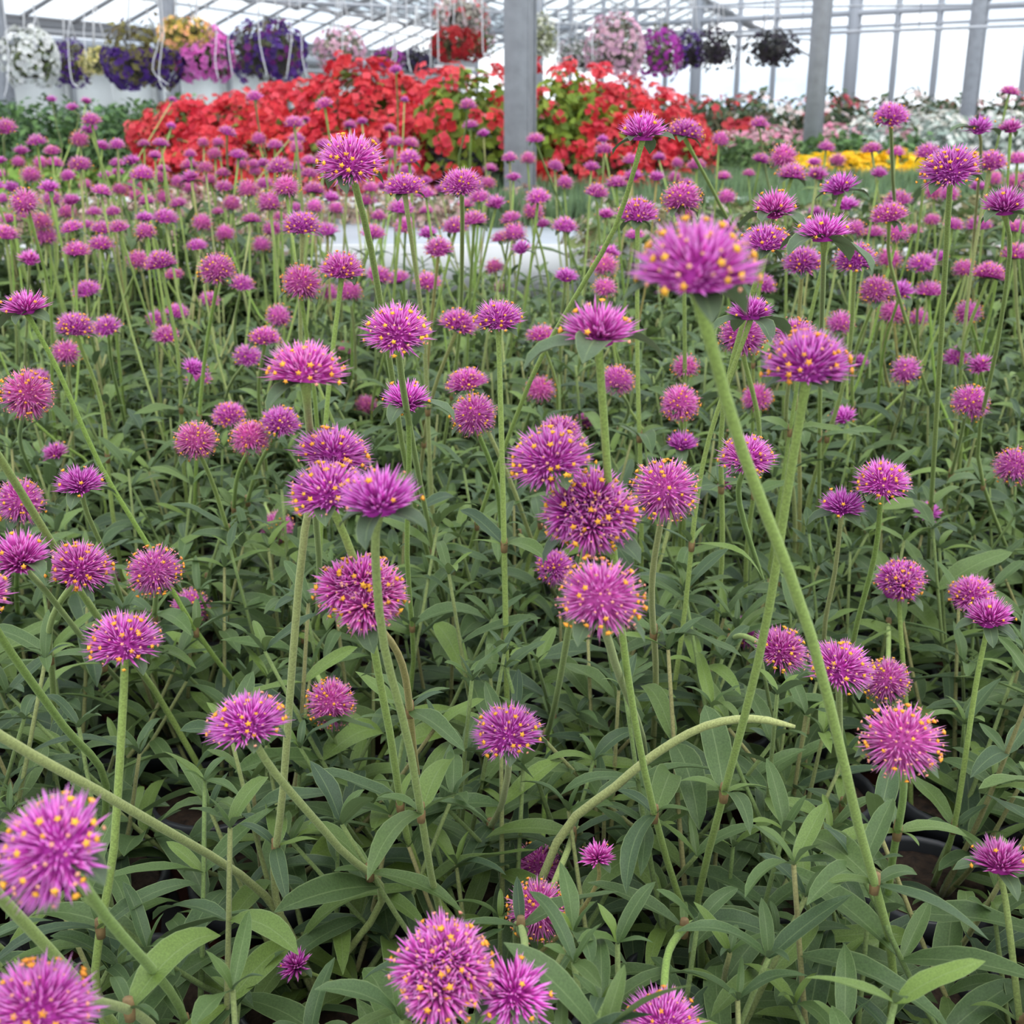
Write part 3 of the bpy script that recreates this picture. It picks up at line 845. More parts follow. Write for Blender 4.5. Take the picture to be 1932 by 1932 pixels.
# heads measured in the photograph: x, y, width in pixels, kind, screen path of the stalk below the head, what sets its plant apart
H = [
 (1310, 508, 238, 'F', [(1400, 850), (1530, 1200), (1620, 1560), (1688, 1860)], 'plant whose largest, blurred pink flower head looms nearest, right of centre'),
 (1128, 612, 150, 'C', [(1140, 800), (1168, 1150), (1215, 1450), (1280, 1690)], 'plant with a cup-shaped violet head left of the largest blurred flower'),
 (1525, 690, 178, 'F', [(1490, 900), (1430, 1250), (1318, 1690)], 'plant with a domed pink head whose pale stalk crosses the thickest stalk'),
 (112, 1590, 215, 'F', [(200, 1730), (350, 1932)], 'plant with a big blurred head tilting left at the lower left'),
 (68, 1905, 205, 'F', None, 'plant with a blurred head cut off by the bottom left corner'),
 (825, 1835, 232, 'K', None, 'plant with a lumpy many-crowned pink head at the bottom centre'),
 (968, 1868, 150, 'C', None, 'plant with a spiky violet head right of the lumpy bottom one'),
 (575, 702, 158, 'F', [(590, 900), (600, 1150)], 'plant with an orange-dotted dome head high left of centre'),
 (630, 852, 142, 'F', [(575, 1000), (535, 1480), (520, 1690)], 'plant with the uppermost head of the overlapping trio left of centre'),
 (620, 928, 150, 'F', [(680, 1100), (735, 1380), (790, 1640)], 'plant with the left lower head of the overlapping trio'),
 (717, 935, 158, 'C', [(708, 1040), (725, 1220), (775, 1420), (835, 1740)], 'plant with the blurred right head of the overlapping trio'),
 (660, 302, 124, 'F', [(700, 470), (735, 680), (770, 900)], 'plant with the tallest single head rising in front of red begonias'),
 (748, 624, 130, 'F', [(765, 760), (800, 950)], 'plant with a neat half-globe head above a small violet cup'),
 (767, 748, 94, 'C', [(772, 850), (768, 1050), (775, 1300)], 'plant with a small violet cup head on a brownish stalk'),
 (871, 347, 84, 'F', [(872, 450), (866, 640)], 'plant with a thin upright stalk left of the nearest steel column'),
 (864, 610, 74, 'F', None, None), (940, 598, 98, 'F', None, 'plant with a wide orange-edged head in a touching pair at centre'),
 (880, 720, 80, 'F', [(960, 900), (1000, 1010)], None), (893, 782, 90, 'O', None, None),
 (1040, 866, 155, 'F', [(1060, 1000)], 'plant with a pink head just above the widest central cluster'),
 (1115, 962, 205, 'K', [(1080, 1150), (1030, 1390)], 'plant with the widest many-crowned head at the centre of the bed'),
 (1057, 812, 78, 'F', None, None),
 (675, 1115, 192, 'K', None, 'plant with a broad ragged head behind two crossing pale stalks'),
 (1130, 1135, 165, 'O', [(1160, 1250), (1215, 1450)], 'plant with a wide head behind the straight green central stalk'),
 (1045, 1068, 74, 'F', None, None),
 (1255, 922, 130, 'O', None, 'plant with a rounded pale pink head right of the central cluster'),
 (1287, 832, 66, 'C', [(1280, 900), (1245, 1060), (1160, 1300)], None),
 (1408, 862, 108, 'F', [(1395, 950), (1440, 1100)], 'plant with a pink head right behind the thickest stalk'),
 (1370, 910, 38, 'B', None, None), (1285, 756, 74, 'O', None, None), (1500, 640, 82, 'O', None, None),
 (1420, 582, 92, 'C', None, 'plant with a violet cup over broad leaves below the blurred flower'),
 (1398, 635, 90, 'O', None, None),
 (1665, 907, 104, 'F', [(1650, 1050), (1610, 1210)], 'plant with a dense violet head touching a spiky cup at right'),
 (1590, 948, 90, 'C', [(1575, 1080), (1555, 1200)], 'plant with an open spiky violet cup on a tan stalk at right'),
 (1748, 968, 58, 'C', None, None),
 (1697, 1097, 114, 'K', [(1700, 1200), (1715, 1400), (1730, 1620)], 'plant with a lopsided violet head above the old round one at right'),
 (1833, 1122, 84, 'F', None, None), (1868, 1158, 94, 'C', [(1840, 1300), (1800, 1560)], 'plant with a tilted pair of heads at the right edge'),
 (1473, 1227, 104, 'F', None, 'plant with a yellow-dotted violet head left of the thickest stalk'),
 (1405, 1195, 70, 'F', None, None),
 (1583, 1258, 122, 'F', [(1585, 1400), (1590, 1520)], 'plant with a yellow-dotted violet head right of the thickest stalk'),
 (1675, 1290, 90, 'O', None, None),
 (1700, 1402, 150, 'O', None, 'plant with a full round fading head at the lower right'),
 (1912, 1292, 64, 'O', None, None),
 (1885, 1618, 114, 'C', [(1900, 1720), (1925, 1932)], 'plant with a starry violet cup at the lower right edge'),
 (1128, 1610, 70, 'B', [(1125, 1670), (1060, 1760)], 'plant with a small purple bud among leaves at the lower centre'),
 (960, 1382, 132, 'F', [(955, 1480), (925, 1560)], 'plant with a solitary fringed head low in the centre'),
 (467, 1364, 150, 'F', [(520, 1460), (640, 1600), (720, 1700)], 'plant with a bright orange-flecked head at the lower left of centre'),
 (630, 1330, 96, 'O', None, 'plant with a faded pale pink head showing straw strands'),
 (690, 1366, 64, 'O', None, None), (535, 1415, 60, 'O', None, None),
 (1020, 1640, 98, 'O', None, None), (1015, 1722, 118, 'O', None, 'plant with an old straw-bottomed head half hidden behind a stalk'),
 (235, 1207, 140, 'F', [(232, 1330), (215, 1600), (185, 1900)], 'plant with a bright head on a tall straight stalk at left'),
 (150, 1070, 122, 'F', None, 'plant with a violet head crossed by a slanting stalk at left'),
 (35, 1047, 120, 'C', [(90, 1120), (165, 1215), (230, 1290)], 'plant with a violet cup on a golden stalk at the left edge'),
 (200, 1105, 60, 'O', None, None), (297, 1077, 100, 'O', None, 'plant with a plain dusty pink globe behind a stalk at left'),
 (358, 1148, 74, 'O', None, None),
 (150, 907, 94, 'C', [(165, 970), (200, 1050), (235, 1150)], 'plant with a flat violet cup on a pale stalk, left'),
 (45, 742, 98, 'O', [(42, 850)], 'plant with a round pink head at the left edge'), (75, 716, 50, 'F', None, None),
 (40, 945, 92, 'O', None, None), (62, 866, 46, 'O', None, None), (103, 851, 54, 'C', None, None),
 (370, 830, 84, 'O', None, None), (433, 784, 64, 'F', None, None), (475, 826, 76, 'O', None, None), (530, 797, 76, 'F', None, None),
 (280, 992, 46, 'F', None, None), (525, 996, 66, 'O', None, None), (445, 1057, 34, 'B', None, None), (318, 1320, 40, 'B', None, None),
 (10, 1280, 44, 'C', None, None), (555, 1816, 66, 'B', [(620, 1850), (670, 1870)], 'plant with a small shaggy bud pointing left near the bottom'),
 (45, 572, 92, 'C', [(110, 700), (190, 880), (280, 1030), (370, 1190)], 'plant with a violet cup whose long slanting stalk crosses the left side'),
 (10, 1525, 54, 'C', None, None), (62, 1540, 74, 'F', None, None),
 (1250, 1940, 150, 'F', None, None), (1378, 1697, 54, 'O', None, None), (1592, 1546, 40, 'B', None, None),
 (1216, 242, 96, 'C', [(1160, 430), (1080, 570), (1000, 720), (900, 990)], 'plant with a tall violet cup on a yellow-green slanting stalk before begonias'),
 (1290, 250, 70, 'F', [(1360, 390), (1420, 520)], 'plant with the right head of the tall pair before the begonias'),
 (1681, 220, 68, 'F', [(1684, 330), (1686, 470)], 'plant with a tall head standing against pink and white beds'),
 (1795, 316, 110, 'F', [(1788, 420), (1775, 650), (1760, 900)], 'plant with a large tall head and drooping leaves before yellow flowers'),
 (1896, 384, 88, 'C', [(1905, 480), (1880, 660), (1845, 860)], 'plant with a violet cup on a long stalk at the right edge'),
 (1848, 236, 60, 'C', [(1850, 300), (1835, 520)], 'plant with a small flat cup before the silver plants'), (1908, 236, 52, 'C', None, None),
 (1432, 234, 38, 'F', [(1440, 290), (1455, 370)], None), (1905, 172, 40, 'F', None, None),
 (1478, 295, 56, 'O', None, None), (1495, 328, 60, 'F', None, None), (1590, 346, 74, 'C', None, None),
 (1463, 390, 84, 'C', [(1450, 440), (1425, 540)], None), (1556, 434, 106, 'C', [(1552, 560), (1548, 690)], 'plant with a violet cup on two broad arching leaves, upper right'),
 (1678, 407, 70, 'F', [(1680, 500), (1720, 640), (1750, 740)], None), (1288, 374, 76, 'O', None, None), (1203, 404, 80, 'F', None, None),
 (1446, 456, 100, 'F', None, None), (1515, 492, 76, 'F', None, None), (1615, 488, 80, 'F', None, None), (1370, 428, 46, 'C', None, None),
 (1645, 280, 42, 'F', None, None), (1690, 287, 38, 'F', None, None), (1750, 286, 52, 'F', None, None), (1868, 305, 62, 'F', None, None), (1920, 300, 45, 'F', None, None),
 (1125, 362, 50, 'F', None, None), (1163, 346, 46, 'F', None, None), (1065, 426, 52, 'F', None, None), (1370, 372, 40, 'O', None, None), (1365, 333, 32, 'F', None, None),
 (1435, 300, 36, 'F', None, None), (1010, 263, 38, 'F', [(1030, 320), (1060, 400)], None), (1068, 518, 50, 'C', None, None), (1150, 474, 46, 'C', None, None), (1142, 500, 54, 'O', None, None),
 (1020, 632, 60, 'F', None, None), (1020, 737, 58, 'O', None, None), (1163, 720, 64, 'O', None, None), (1105, 795, 48, 'F', None, None),
 (570, 424, 76, 'F', None, None), (763, 354, 82, 'F', None, None), (645, 508, 86, 'F', None, None), (565, 535, 76, 'O', None, None), (828, 467, 60, 'F', None, None),
 (765, 425, 44, 'F', None, None), (525, 598, 52, 'O', None, None), (500, 638, 64, 'F', None, None), (468, 672, 58, 'F', None, None), (412, 510, 68, 'O', None, None), (456, 535, 50, 'F', None, None),
 (303, 496, 64, 'F', None, None), (262, 492, 50, 'O', None, None), (328, 518, 42, 'F', None, None), (140, 618, 72, 'F', None, None), (203, 618, 60, 'F', None, None), (125, 665, 60, 'O', None, None),
 (335, 588, 46, 'F', None, None), (296, 602, 44, 'F', None, None), (312, 634, 54, 'F', None, None), (365, 690, 54, 'C', None, None), (375, 715, 52, 'F', None, None), (165, 547, 54, 'F', None, None),
 (395, 566, 42, 'F', None, None), (145, 473, 56, 'F', None, None), (190, 460, 52, 'F', None, None), (55, 486, 48, 'C', None, None), (50, 382, 60, 'O', None, None), (510, 742, 38, 'C', None, None),
 (650, 665, 42, 'O', None, None), (690, 766, 46, 'O', None, None), (1620, 682, 46, 'C', None, None), (1592, 785, 54, 'C', None, None), (1825, 760, 74, 'O', None, None), (1805, 674, 56, 'F', None, None),
 (1850, 685, 52, 'C', None, None), (1915, 882, 80, 'O', None, None), (1655, 548, 66, 'O', None, None), (1700, 545, 52, 'C', None, None), (1680, 590, 56, 'O', None, None), (1830, 592, 56, 'O', None, None), (1712, 700, 60, 'O', None, None),
 (1585, 612, 56, 'O', None, None), (1738, 496, 54, 'F', None, None), (1770, 482, 40, 'C', None, None), (1866, 516, 62, 'F', None, None), (1432, 752, 62, 'O', None, None), (1915, 480, 60, 'F', None, None), (1735, 600, 44, 'O', None, None),
 (612, 196, 38, 'F', None, None), (480, 182, 34, 'F', [(490, 250), (505, 330)], None), (428, 250, 38, 'F', [(428, 290), (428, 350)], None), (555, 232, 40, 'F', None, None), (560, 262, 36, 'F', None, None), (576, 226, 20, 'F', None, None),
 (172, 226, 42, 'F', None, None), (168, 240, 36, 'C', None, None), (97, 186, 22, 'C', [(107, 240), (115, 300)], None), (136, 202, 26, 'C', [(145, 240)], None), (162, 189, 24, 'C', None, None), (12, 242, 44, 'F', [(8, 290)], None), (325, 187, 20, 'C', None, None),
 (323, 237, 22, 'C', None, None), (747, 130, 28, 'C', [(750, 200), (748, 290)], None), (763, 188, 20, 'C', None, None), (735, 242, 28, 'F', None, None), (883, 200, 36, 'F', [(878, 250), (865, 330)], None), (888, 236, 34, 'F', None, None), (912, 250, 30, 'C', None, None),
 (683, 228, 24, 'C', None, None), (660, 236, 28, 'F', None, None), (775, 270, 36, 'F', None, None), (745, 268, 36, 'F', None, None), (772, 298, 48, 'F', None, None), (962, 298, 34, 'F', None, None), (925, 318, 30, 'F', None, None), (1140, 282, 40, 'F', None, None), (1190, 302, 34, 'F', None, None), (1243, 297, 28, 'F', None, None),
 (1137, 262, 26, 'C', None, None), (905, 372, 44, 'F', None, None), (895, 415, 56, 'F', None, None), (705, 440, 50, 'F', None, None), (985, 465, 46, 'C', None, None), (965, 412, 42, 'F', None, None), (1005, 400, 46, 'O', None, None), (1025, 420, 34, 'C', None, None),
 (975, 440, 50, 'O', None, None), (945, 450, 40, 'F', None, None), (752, 525, 48, 'F', None, None), (715, 520, 52, 'F', None, None), (660, 552, 50, 'O', None, None), (620, 553, 40, 'O', None, None), (945, 542, 32, 'F', None, None),
]
HEAD_PX = []
SIGHT_RAW = []
def depth_of(w, kind): return F_PX*SIZE[kind]/w
for (px, py, w, kind, path, lab) in H:
    HEAD_PX.append((px, py, w))

def hero(px, py, w, kind, path, lab):
    k = depth_of(w, kind)
    C = at(px, py, k); R = SIZE[kind]/2*GROW
    if path:
        bx, by = path[-1]
        zb = 0.17 if by > 1250 else 0.24
        Bp = at_z(bx, by, zb)
        kb = project(Bp)[2]
        # inverse depth runs evenly along the stalk on screen
        L = [0.0]; prev = (px, py)
        for q in path: L.append(L[-1]+math.hypot(q[0]-prev[0], q[1]-prev[1])); prev = q
        if kb < k: kb = k + 0.05; Bp = at(bx, by, kb)
        if by < 1000: kb = min(kb, k+0.35); Bp = at(bx, by, kb)
        mids = []
        for q, l in zip(path, L[1:]):
            f = l/L[-1]; mids.append(at(q[0], q[1], 1/((1-f)/k + f/kb)))
        E = Bp
        if by < 1250 and Bp[2] < C[2]-0.03:      # the stalk runs on in its own direction down to the pot
            dv = (Bp-C)*((Bp[2]-0.1)/(C[2]-Bp[2])); hl = math.hypot(dv[0], dv[1]); dv = dv*min(1.0, 0.28/max(hl, 1e-6)); E = Bp + dv
        pi = nearest_pot(E[0], E[1]+0.01)
    else:
        mids = None
        by = max(0.42, C[1] + (rng.uniform(0.14, 0.30) if C[2] < 0.45 else rng.uniform(0.05, 0.18)))
        bx = C[0]*by/max(0.2, C[1]) + rng.normal(0, 0.015)
        pi = nearest_pot(bx, by)
    pl = plant(pi)
    soil = np.array([pl['x'] + rng.normal(0, 0.008), pl['y'] + rng.normal(0, 0.008), 0.093])
    off = {'F': 0.28, 'C': 0.42, 'O': 0.42, 'B': 0.4, 'K': 0.45}[kind]
    if mids is None:
        lean = np.array([rng.normal(0, 0.015), rng.normal(0, 0.015), 0])
        low = soil + np.array([0, 0, 0.045]) + (C-soil)*0.28
        mid = soil + np.array([0, 0, 0.035]) + (C-soil)*0.64 + lean*0.5
        pts = [soil, low, mid]
    else:
        pts = [soil] + mids[::-1]
        if path[-1][1] > 1150 and w > 90:
            SIGHT_RAW.extend(project(q) for q in spline([C]+mids, 60))
        if pts[1][2] - soil[2] > 0.12:
            pts.insert(1, soil*0.5 + pts[1]*0.5 + np.array([0, 0, -0.01]))
    d = C - pts[-1]; d = d/np.linalg.norm(d)*0.5 + np.array([0, 0, 0.5]); d /= np.linalg.norm(d)
    pts.append(C - d*R*off)
    hi = w >= 62
    nodes = []
    if k < 1.3 and path is None: nodes = [(0.5, 0.055)]
    elif k < 1.0 and path: nodes = [(0.38, 0.06)]
    br = (4 if kind == 'C' else 3) if hi else 2
    pull = (0, 0.04, 0.5)
    if (px, py) == (112, 1590): pull = (-0.35, -0.1, 0.35)
    add_flower(pl, pts, kind, R, hi, br, leaf_nodes=nodes, axis_pull=pull, bract_scale=(1.9 if (px, py) in ((1556, 434), (1463, 390), (1420, 582), (767, 748), (1848, 236), (1128, 612)) else 1.3) if kind == 'C' else 1.05)
    pl['heads'].append((px, py, w))
    if lab and w > pl['prio']:
        pl['label'] = lab; pl['prio'] = w
    return pl
for h in H:
    hero(*h)

# stalks whose heads lie outside the picture, and one bare bent stalk
def loose(path, k0, z, headpx=None, w=None, mat=None, thick=0.0019):
    Bp = at_z(*path[-1], z); kb = project(Bp)[2]
    L = [0.0]
    for a, b in zip(path[:-1], path[1:]): L.append(L[-1]+math.hypot(a[0]-b[0], a[1]-b[1]))
    P3 = [at(q[0], q[1], 1/((1-l/L[-1])/k0 + (l/L[-1])/kb)) for q, l in zip(path, L)]
    SIGHT_RAW.extend(project(q) for q in spline(P3, 60))
    pl = plant(nearest_pot(Bp[0], Bp[1]))
    soil = np.array([pl['x'], pl['y'], 0.093])
    st = add_flower(pl, [soil] + P3[::-1], 'F' if headpx else None, 0.017, True, 2, r_top=thick)
    return st
loose([(-190, 1240), (0, 1388), (250, 1530), (500, 1690)], 0.42, 0.17, True)
loose([(-120, 690), (0, 865), (95, 1020), (185, 1165), (290, 1300)], 0.5, 0.2, True)
loose([(-170, 1530), (0, 1692), (215, 1932)], 0.36, 0.2, True)
loose([(1500, 1371), (1420, 1356), (1330, 1370), (1240, 1420), (1160, 1485), (1050, 1590)], 0.64, 0.2, None, thick=0.0021)
loose([(-40, 1130), (20, 1230), (120, 1370), (200, 1480)], 0.55, 0.2, True)

# ---- random heads that fill the farther rows
cand = []
for i, (x, y) in enumerate(POTS):
    if y < 1.0: continue
    for j in range(7 if y < 1.6 else 11):
        z = rng.normal(0.475 if y < 1.6 else 0.50, 0.042) if y > 1.25 else rng.normal(0.42, 0.05)
        hx, hy = x + rng.normal(0, 0.05), y + rng.normal(-0.02, 0.06)
        cand.append((i, hx, hy, z))
rng.shuffle(cand)
placed = list(HEAD_PX); nfill = 0
for i, hx, hy, z in cand:
    i = int(i)
    u, v, k = project((hx, hy, z))
    if u < -40 or u > 1972 or v < 262: continue
    D = rng.choice([0.041, 0.037, 0.031]); w = F_PX*D/k
    dens = 1.0
    if (k < 1.5 and v < 330) or w > 66: continue
    if 815 < u < 965 and v < 335: continue
    if v > 760: dens = 0.10
    elif v > 560: dens = 0.22
    elif v > 470: dens = 0.38
    if u > 900 and v < 400: dens *= 0.16
    elif u > 900 and v < 470: dens *= 0.4
    if u > 1150 and v > 430: dens = min(1, dens*1.9)
    if 560 < u < 1170 and 425 < v < 505: dens *= 0.25
    if rng.random() > dens: continue
    ov = 0.30 if v < 450 else 0.40
    if any(abs(u-a) < (w+c)*ov and abs(v-b) < (w+c)*ov*0.8 for a, b, c in placed): continue
    placed.append((u, v, w)); nfill += 1
    pl = plant(i)
    soil = np.array([pl['x'] + rng.normal(0, 0.01), pl['y'] + rng.normal(0, 0.01), 0.093])
    Cc = np.array([hx, hy, z]); kind = rng.choice(['F', 'F', 'O', 'C', 'O'])
    kind = str(kind)
    add_flower(pl, [soil, soil + np.array([rng.normal(0, 0.012), rng.normal(0, 0.012), 0.12]), soil + (Cc-soil)*0.6, Cc - np.array([0, 0, D*0.2])], kind, D/2, False, 2)
print('random heads', nfill)

# ---- foliage for every pot
SIGHT = np.array(SIGHT_RAW)
SPARSE = {nearest_pot(*at_z(a, b, 0.09)[:2]) for a, b in ((330, 1540), (330, 1640), (1010, 1560), (1600, 1850), (1800, 1640), (700, 1330), (250, 1880), (1150, 1290))}
for i, (x, y) in enumerate(POTS):
    pl = plant(i)
    if y < NEAR_Y:
        n = random.choice([7, 8, 9])
        if i in SPARSE: n = 5
        elif y < 0.85: n += 1
        a0 = random.uniform(0, 6.28)
        for s in range(n):
            tilt = random.uniform(0.08, 0.40) if s % 3 == 0 else random.uniform(0.35, 0.95)
            length = random.uniform(0.07, 0.20)
            for turn in range(3):
                if make_shoot(pl, a0 + s*2.39996 + 1.9*turn + random.uniform(-0.3, 0.3), tilt, length*(1-0.2*turn), random.uniform(0.052, 0.080), i*31+s+977*turn): break
    else:
        a, b = random.choice(FOL); rz = random.uniform(0, 6.28); sc = random.uniform(0.92, 1.12)
        if y > 2.2 and not 560 < project((x, y, 0.3))[0] < 1150: sc *= 1.38
        o = mesh_obj('leaves', a, pl['e'], rot=(0, 0, rz), scale=sc); o['kind'] = 'stuff'
        o2 = mesh_obj('leafy_stems', b, pl['e'], rot=(0, 0, rz), scale=sc); o2['kind'] = 'stuff'

SECTORS = [(60, 'at the left edge of the bed'), (200, 'below the white and violet hanging baskets'), (330, 'below the olive hanging basket'), (450, 'below the bright pink hanging basket'),
           (590, 'below the dark purple hanging basket'), (720, 'in line with the tallest begonia'), (840, 'below the small black-purple basket'), (955, 'just left of the nearest column'),
           (1080, 'just right of the nearest column'), (1220, 'below the large pale pink basket'), (1370, 'below the black leaved baskets'), (1490, 'left of the slanting column'),
           (1620, 'in line with the slanting column'), (1760, 'in line with the yellow flowers'), (1880, 'in line with the farthest column'), (9999, 'at the right edge of the bed')]
def sector(px): return next(t for lim, t in SECTORS if px < lim)
for i, pl in PLANTS.items():
    e = pl['e']; y = pl['y']
    where = sector(project((pl['x'], y, 0.45))[0])
    if pl['label']:
        tag(e, 'globe amaranth ' + pl['label'], 'flower plant', 'globe amaranth plants with flower heads close to the camera')
    elif y < 0.8:
        tag(e, 'front row amaranth plant with long green leaves ' + where, 'flower plant', 'leafy amaranth plants of the front rows, ' + where)
    elif y < NEAR_Y:
        tag(e, 'amaranth plant with small heads behind the front rows, ' + where, 'flower plant', 'amaranth plants behind the front rows, ' + where)
    elif y < 1.9:
        tag(e, 'pink headed amaranth plant in the middle rows, ' + where, 'flower plant', 'amaranth plants in the middle rows, ' + where)
    else:
        tag(e, 'small looking amaranth plant in the rearmost rows, ' + where, 'flower plant', 'amaranth plants in the rearmost rows, ' + where)

# ------------------------------------------------------------------ plants farther back
def clump(seed, shape, rad, h, nleaf, leaf, leaf_cols, nbl, bl, bl_cols, cover=(0.0, 1.0), grass=False, droop=False):
    """foliage mesh and blossom mesh of a bushy plant standing on z=0"""
    r = np.random.default_rng(seed); A, B = MB(), MB()
    def pt(surface):
        th = r.uniform(0, 6.283); u = r.random()
        if shape == 'dome':
            ph = math.acos(1-u*1.0); s = (0.96 if surface else r.uniform(0.45, 1.0))
            n = np.array([math.sin(ph)*math.cos(th), math.sin(ph)*math.sin(th), math.cos(ph)])
            return n*np.array([rad, rad, h])*s, n
        if shape == 'ball':
            c = 1-2*u*0.9; sn = math.sqrt(max(0, 1-c*c)); s = (0.97 if surface else r.uniform(0.5, 1.0))
            n = np.array([sn*math.cos(th), sn*math.sin(th), c])
            return n*np.array([rad, rad, h/2])*s*(1+0.12*math.sin(3*th+seed)), n
    if grass:
        for _ in range(nleaf):
            a = r.uniform(0, 6.283); rr = rad*math.sqrt(r.random())
            b = np.array([rr*math.cos(a), rr*math.sin(a), 0]); hh = h*r.uniform(0.6, 1.05); a2 = r.uniform(0, 6.283)
            t = b + np.array([math.cos(a2)*hh*0.22, math.sin(a2)*hh*0.22, hh]); m = (b+t)/2 + np.array([0, 0, hh*0.06])
            sd = np.array([-math.sin(a2+1), math.cos(a2+1), 0])*leaf
            c = np.array(leaf_cols[r.integers(len(leaf_cols))])*r.uniform(0.75, 1.2)
            A.add([b-sd, b+sd, m+sd, m-sd, t], [(0,1,2),(0,2,3),(3,2,4)], c)
    else:
        for _ in range(nleaf):
            p, n = pt(False); x, y, d = frame(n + r.normal(0, 0.5, 3))
            a = r.uniform(0, 6.283); ax = x*math.cos(a)+y*math.sin(a); bx = np.cross(d, ax)
            L = leaf*r.uniform(0.7, 1.3); c = np.array(leaf_cols[r.integers(len(leaf_cols))])*r.uniform(0.7, 1.25)
            A.add([p, p+ax*L*0.5+bx*L*0.3+d*L*0.1, p+ax*L, p+ax*L*0.5-bx*L*0.3+d*L*0.1], [(0,1,2),(0,2,3)], c)
    for _ in range(nbl):
        for _try in range(8):
            p, n = pt(True)
            f = (p[2]/h) if shape == 'dome' else (p[2]/h+0.5)
            if cover[0] <= f <= cover[1]: break
        if grass:
            a = r.uniform(0, 6.283); rr = rad*math.sqrt(r.random()); p = np.array([rr*math.cos(a), rr*math.sin(a), h*r.uniform(0.75, 1.05)]); n = np.array([0, -0.4, 1.0])
        blossom_into(B, p, n + r.normal(0, 0.35, 3), bl*r.uniform(0.75, 1.2), np.array(bl_cols[r.integers(len(bl_cols))])*r.uniform(0.85, 1.12), r)
    return A.mesh('foliage', M['foliage'], col=True), (B.mesh('blossoms', M['blossom'], col=True) if nbl else None)

def blossom_into(B, p, n, s, c, r, petals=5):
    x, y, d = frame(n); rot = r.uniform(0, 6.28); V = [p]; T = []; C = [c*0.8]
    for k in range(petals):
        a = rot + 2*math.pi*k/petals; w = math.pi/petals*0.92
        for aa, rr, hh in ((a-w, 0.8, 0.28), (a, 1.0, 0.16), (a+w, 0.8, 0.28)):
            V.append(p + (x*math.cos(aa)+y*math.sin(aa))*s*rr + d*s*hh); C.append(np.minimum(c*1.05, 1))
        b = 1+3*k; T += [(0, b, b+1), (0, b+1, b+2)]
    B.add(V, T, np.clip(np.array(C), 0, 1))

def bed(name, label, cat, group, variants, spots, scale=(0.9, 1.12)):
    for (x, y, z) in spots:
        a, b = random.choice(variants); e = empty(name, (x, y, z)); tag(e, label, cat, group)
        s = random.uniform(*scale); rz = random.uniform(0, 6.28)
        o = mesh_obj('foliage', a, e, rot=(0, 0, rz), scale=s); o['kind'] = 'stuff'
        if b: o = mesh_obj('blossoms', b, e, rot=(0, 0, rz), scale=s); o['kind'] = 'stuff'

def spots(px0, px1, Y0, Y1, dx, dy, z, jit=0.25):
    out = []; Y = Y0; r = 0
    while Y <= Y1 + 1e-6:
        x0, x1 = x_at(px0, Y), x_at(px1, Y); n = max(1, int(round((x1-x0)/dx)))
        for i in range(n+1):
            out.append((x0 + (x1-x0)*(i + (0.5 if r % 2 else 0)*0.9)/max(1, n) + random.uniform(-jit, jit)*dx, Y + random.uniform(-jit, jit)*dy, z))
        Y += dy; r += 1
    return out

BZ = 0.26
# green feathery tufts
g = [clump(400+i, 'dome', 0.10, 0.11, 260, 0.0035, [(0.17, 0.26, 0.12), (0.20, 0.30, 0.15), (0.14, 0.22, 0.12)], 0, 0, [], grass=True) for i in range(4)]
bed('grassy_plant', 'feathery grey-green young plant on the bench right of the column', 'plant', 'feathery green plants behind the bare bench edge', g, [p for p in spots(960, 1960, 3.80, 5.3, 0.16, 0.17, BZ) if not 3.98 < p[1] < 4.38])
bed('weedy_plant', 'straggly straw and green plant at the right front of the pale bench', 'plant', 'straggly plants at the right bench edge', [clump(410+i, 'dome', 0.13, 0.13, 260, 0.035, [(0.12, 0.17, 0.06), (0.30, 0.26, 0.13), (0.16, 0.2, 0.07)], 30, 0.010, [(0.6, 0.58, 0.52), (0.55, 0.42, 0.4)]) for i in range(3)], spots(1180, 1980, 2.93, 3.5, 0.2, 0.2, BZ))
# beige-pink low plants at left
g = [clump(420+i, 'dome', 0.12, 0.10, 330, 0.022, [(0.33, 0.24, 0.17), (0.42, 0.34, 0.24), (0.28, 0.17, 0.13), (0.22, 0.22, 0.12)], 60, 0.010, [(0.52, 0.40, 0.33), (0.5, 0.3, 0.3)]) for i in range(4)]
bed('variegated_plant', 'low beige and dusty pink plant behind the left amaranth rows', 'plant', 'beige variegated plants left of the column', g, [p for p in spots(-20, 930, 2.93, 3.99, 0.2, 0.2, BZ) if p[1] > 3.72 or project(p)[0] < 540])
# dusty red low plants
g = [clump(430+i, 'dome', 0.13, 0.12, 200, 0.03, [(0.30, 0.05, 0.05), (0.20, 0.05, 0.04), (0.12, 0.09, 0.04)], 150, 0.014, [(0.50, 0.07, 0.09), (0.42, 0.09, 0.11)]) for i in range(3)]
bed('red_bedding_plant', 'low dusky red bedding plant in front of the begonias at left', 'plant', 'dusky red bedding plants', g, spots(250, 820, 4.46, 4.5, 0.24, 0.22, BZ))
g2 = [clump(436+i, 'dome', 0.11, 0.08, 160, 0.03, [(0.10, 0.15, 0.05), (0.25, 0.05, 0.04)], 80, 0.014, [(0.50, 0.06, 0.05), (0.35, 0.04, 0.03)]) for i in range(2)]
bed('red_bedding_plant', 'small red and green plant in the strip before the left green shrubs', 'plant', 'small red plants at far left', g2, spots(-20, 250, 5.5, 5.5, 0.22, 0.2, BZ))
g = [clump(440+i, 'dome', 0.14, 0.13, 300, 0.04, [(0.13, 0.23, 0.035), (0.10, 0.19, 0.04), (0.17, 0.28, 0.05)], 0, 0, []) for i in range(3)]
bed('lime_green_plant', 'low lime green plant at the far left behind the amaranth', 'plant', 'lime green plants at the far left', g, spots(-20, 240, 4.7, 5.0, 0.24, 0.24, BZ))
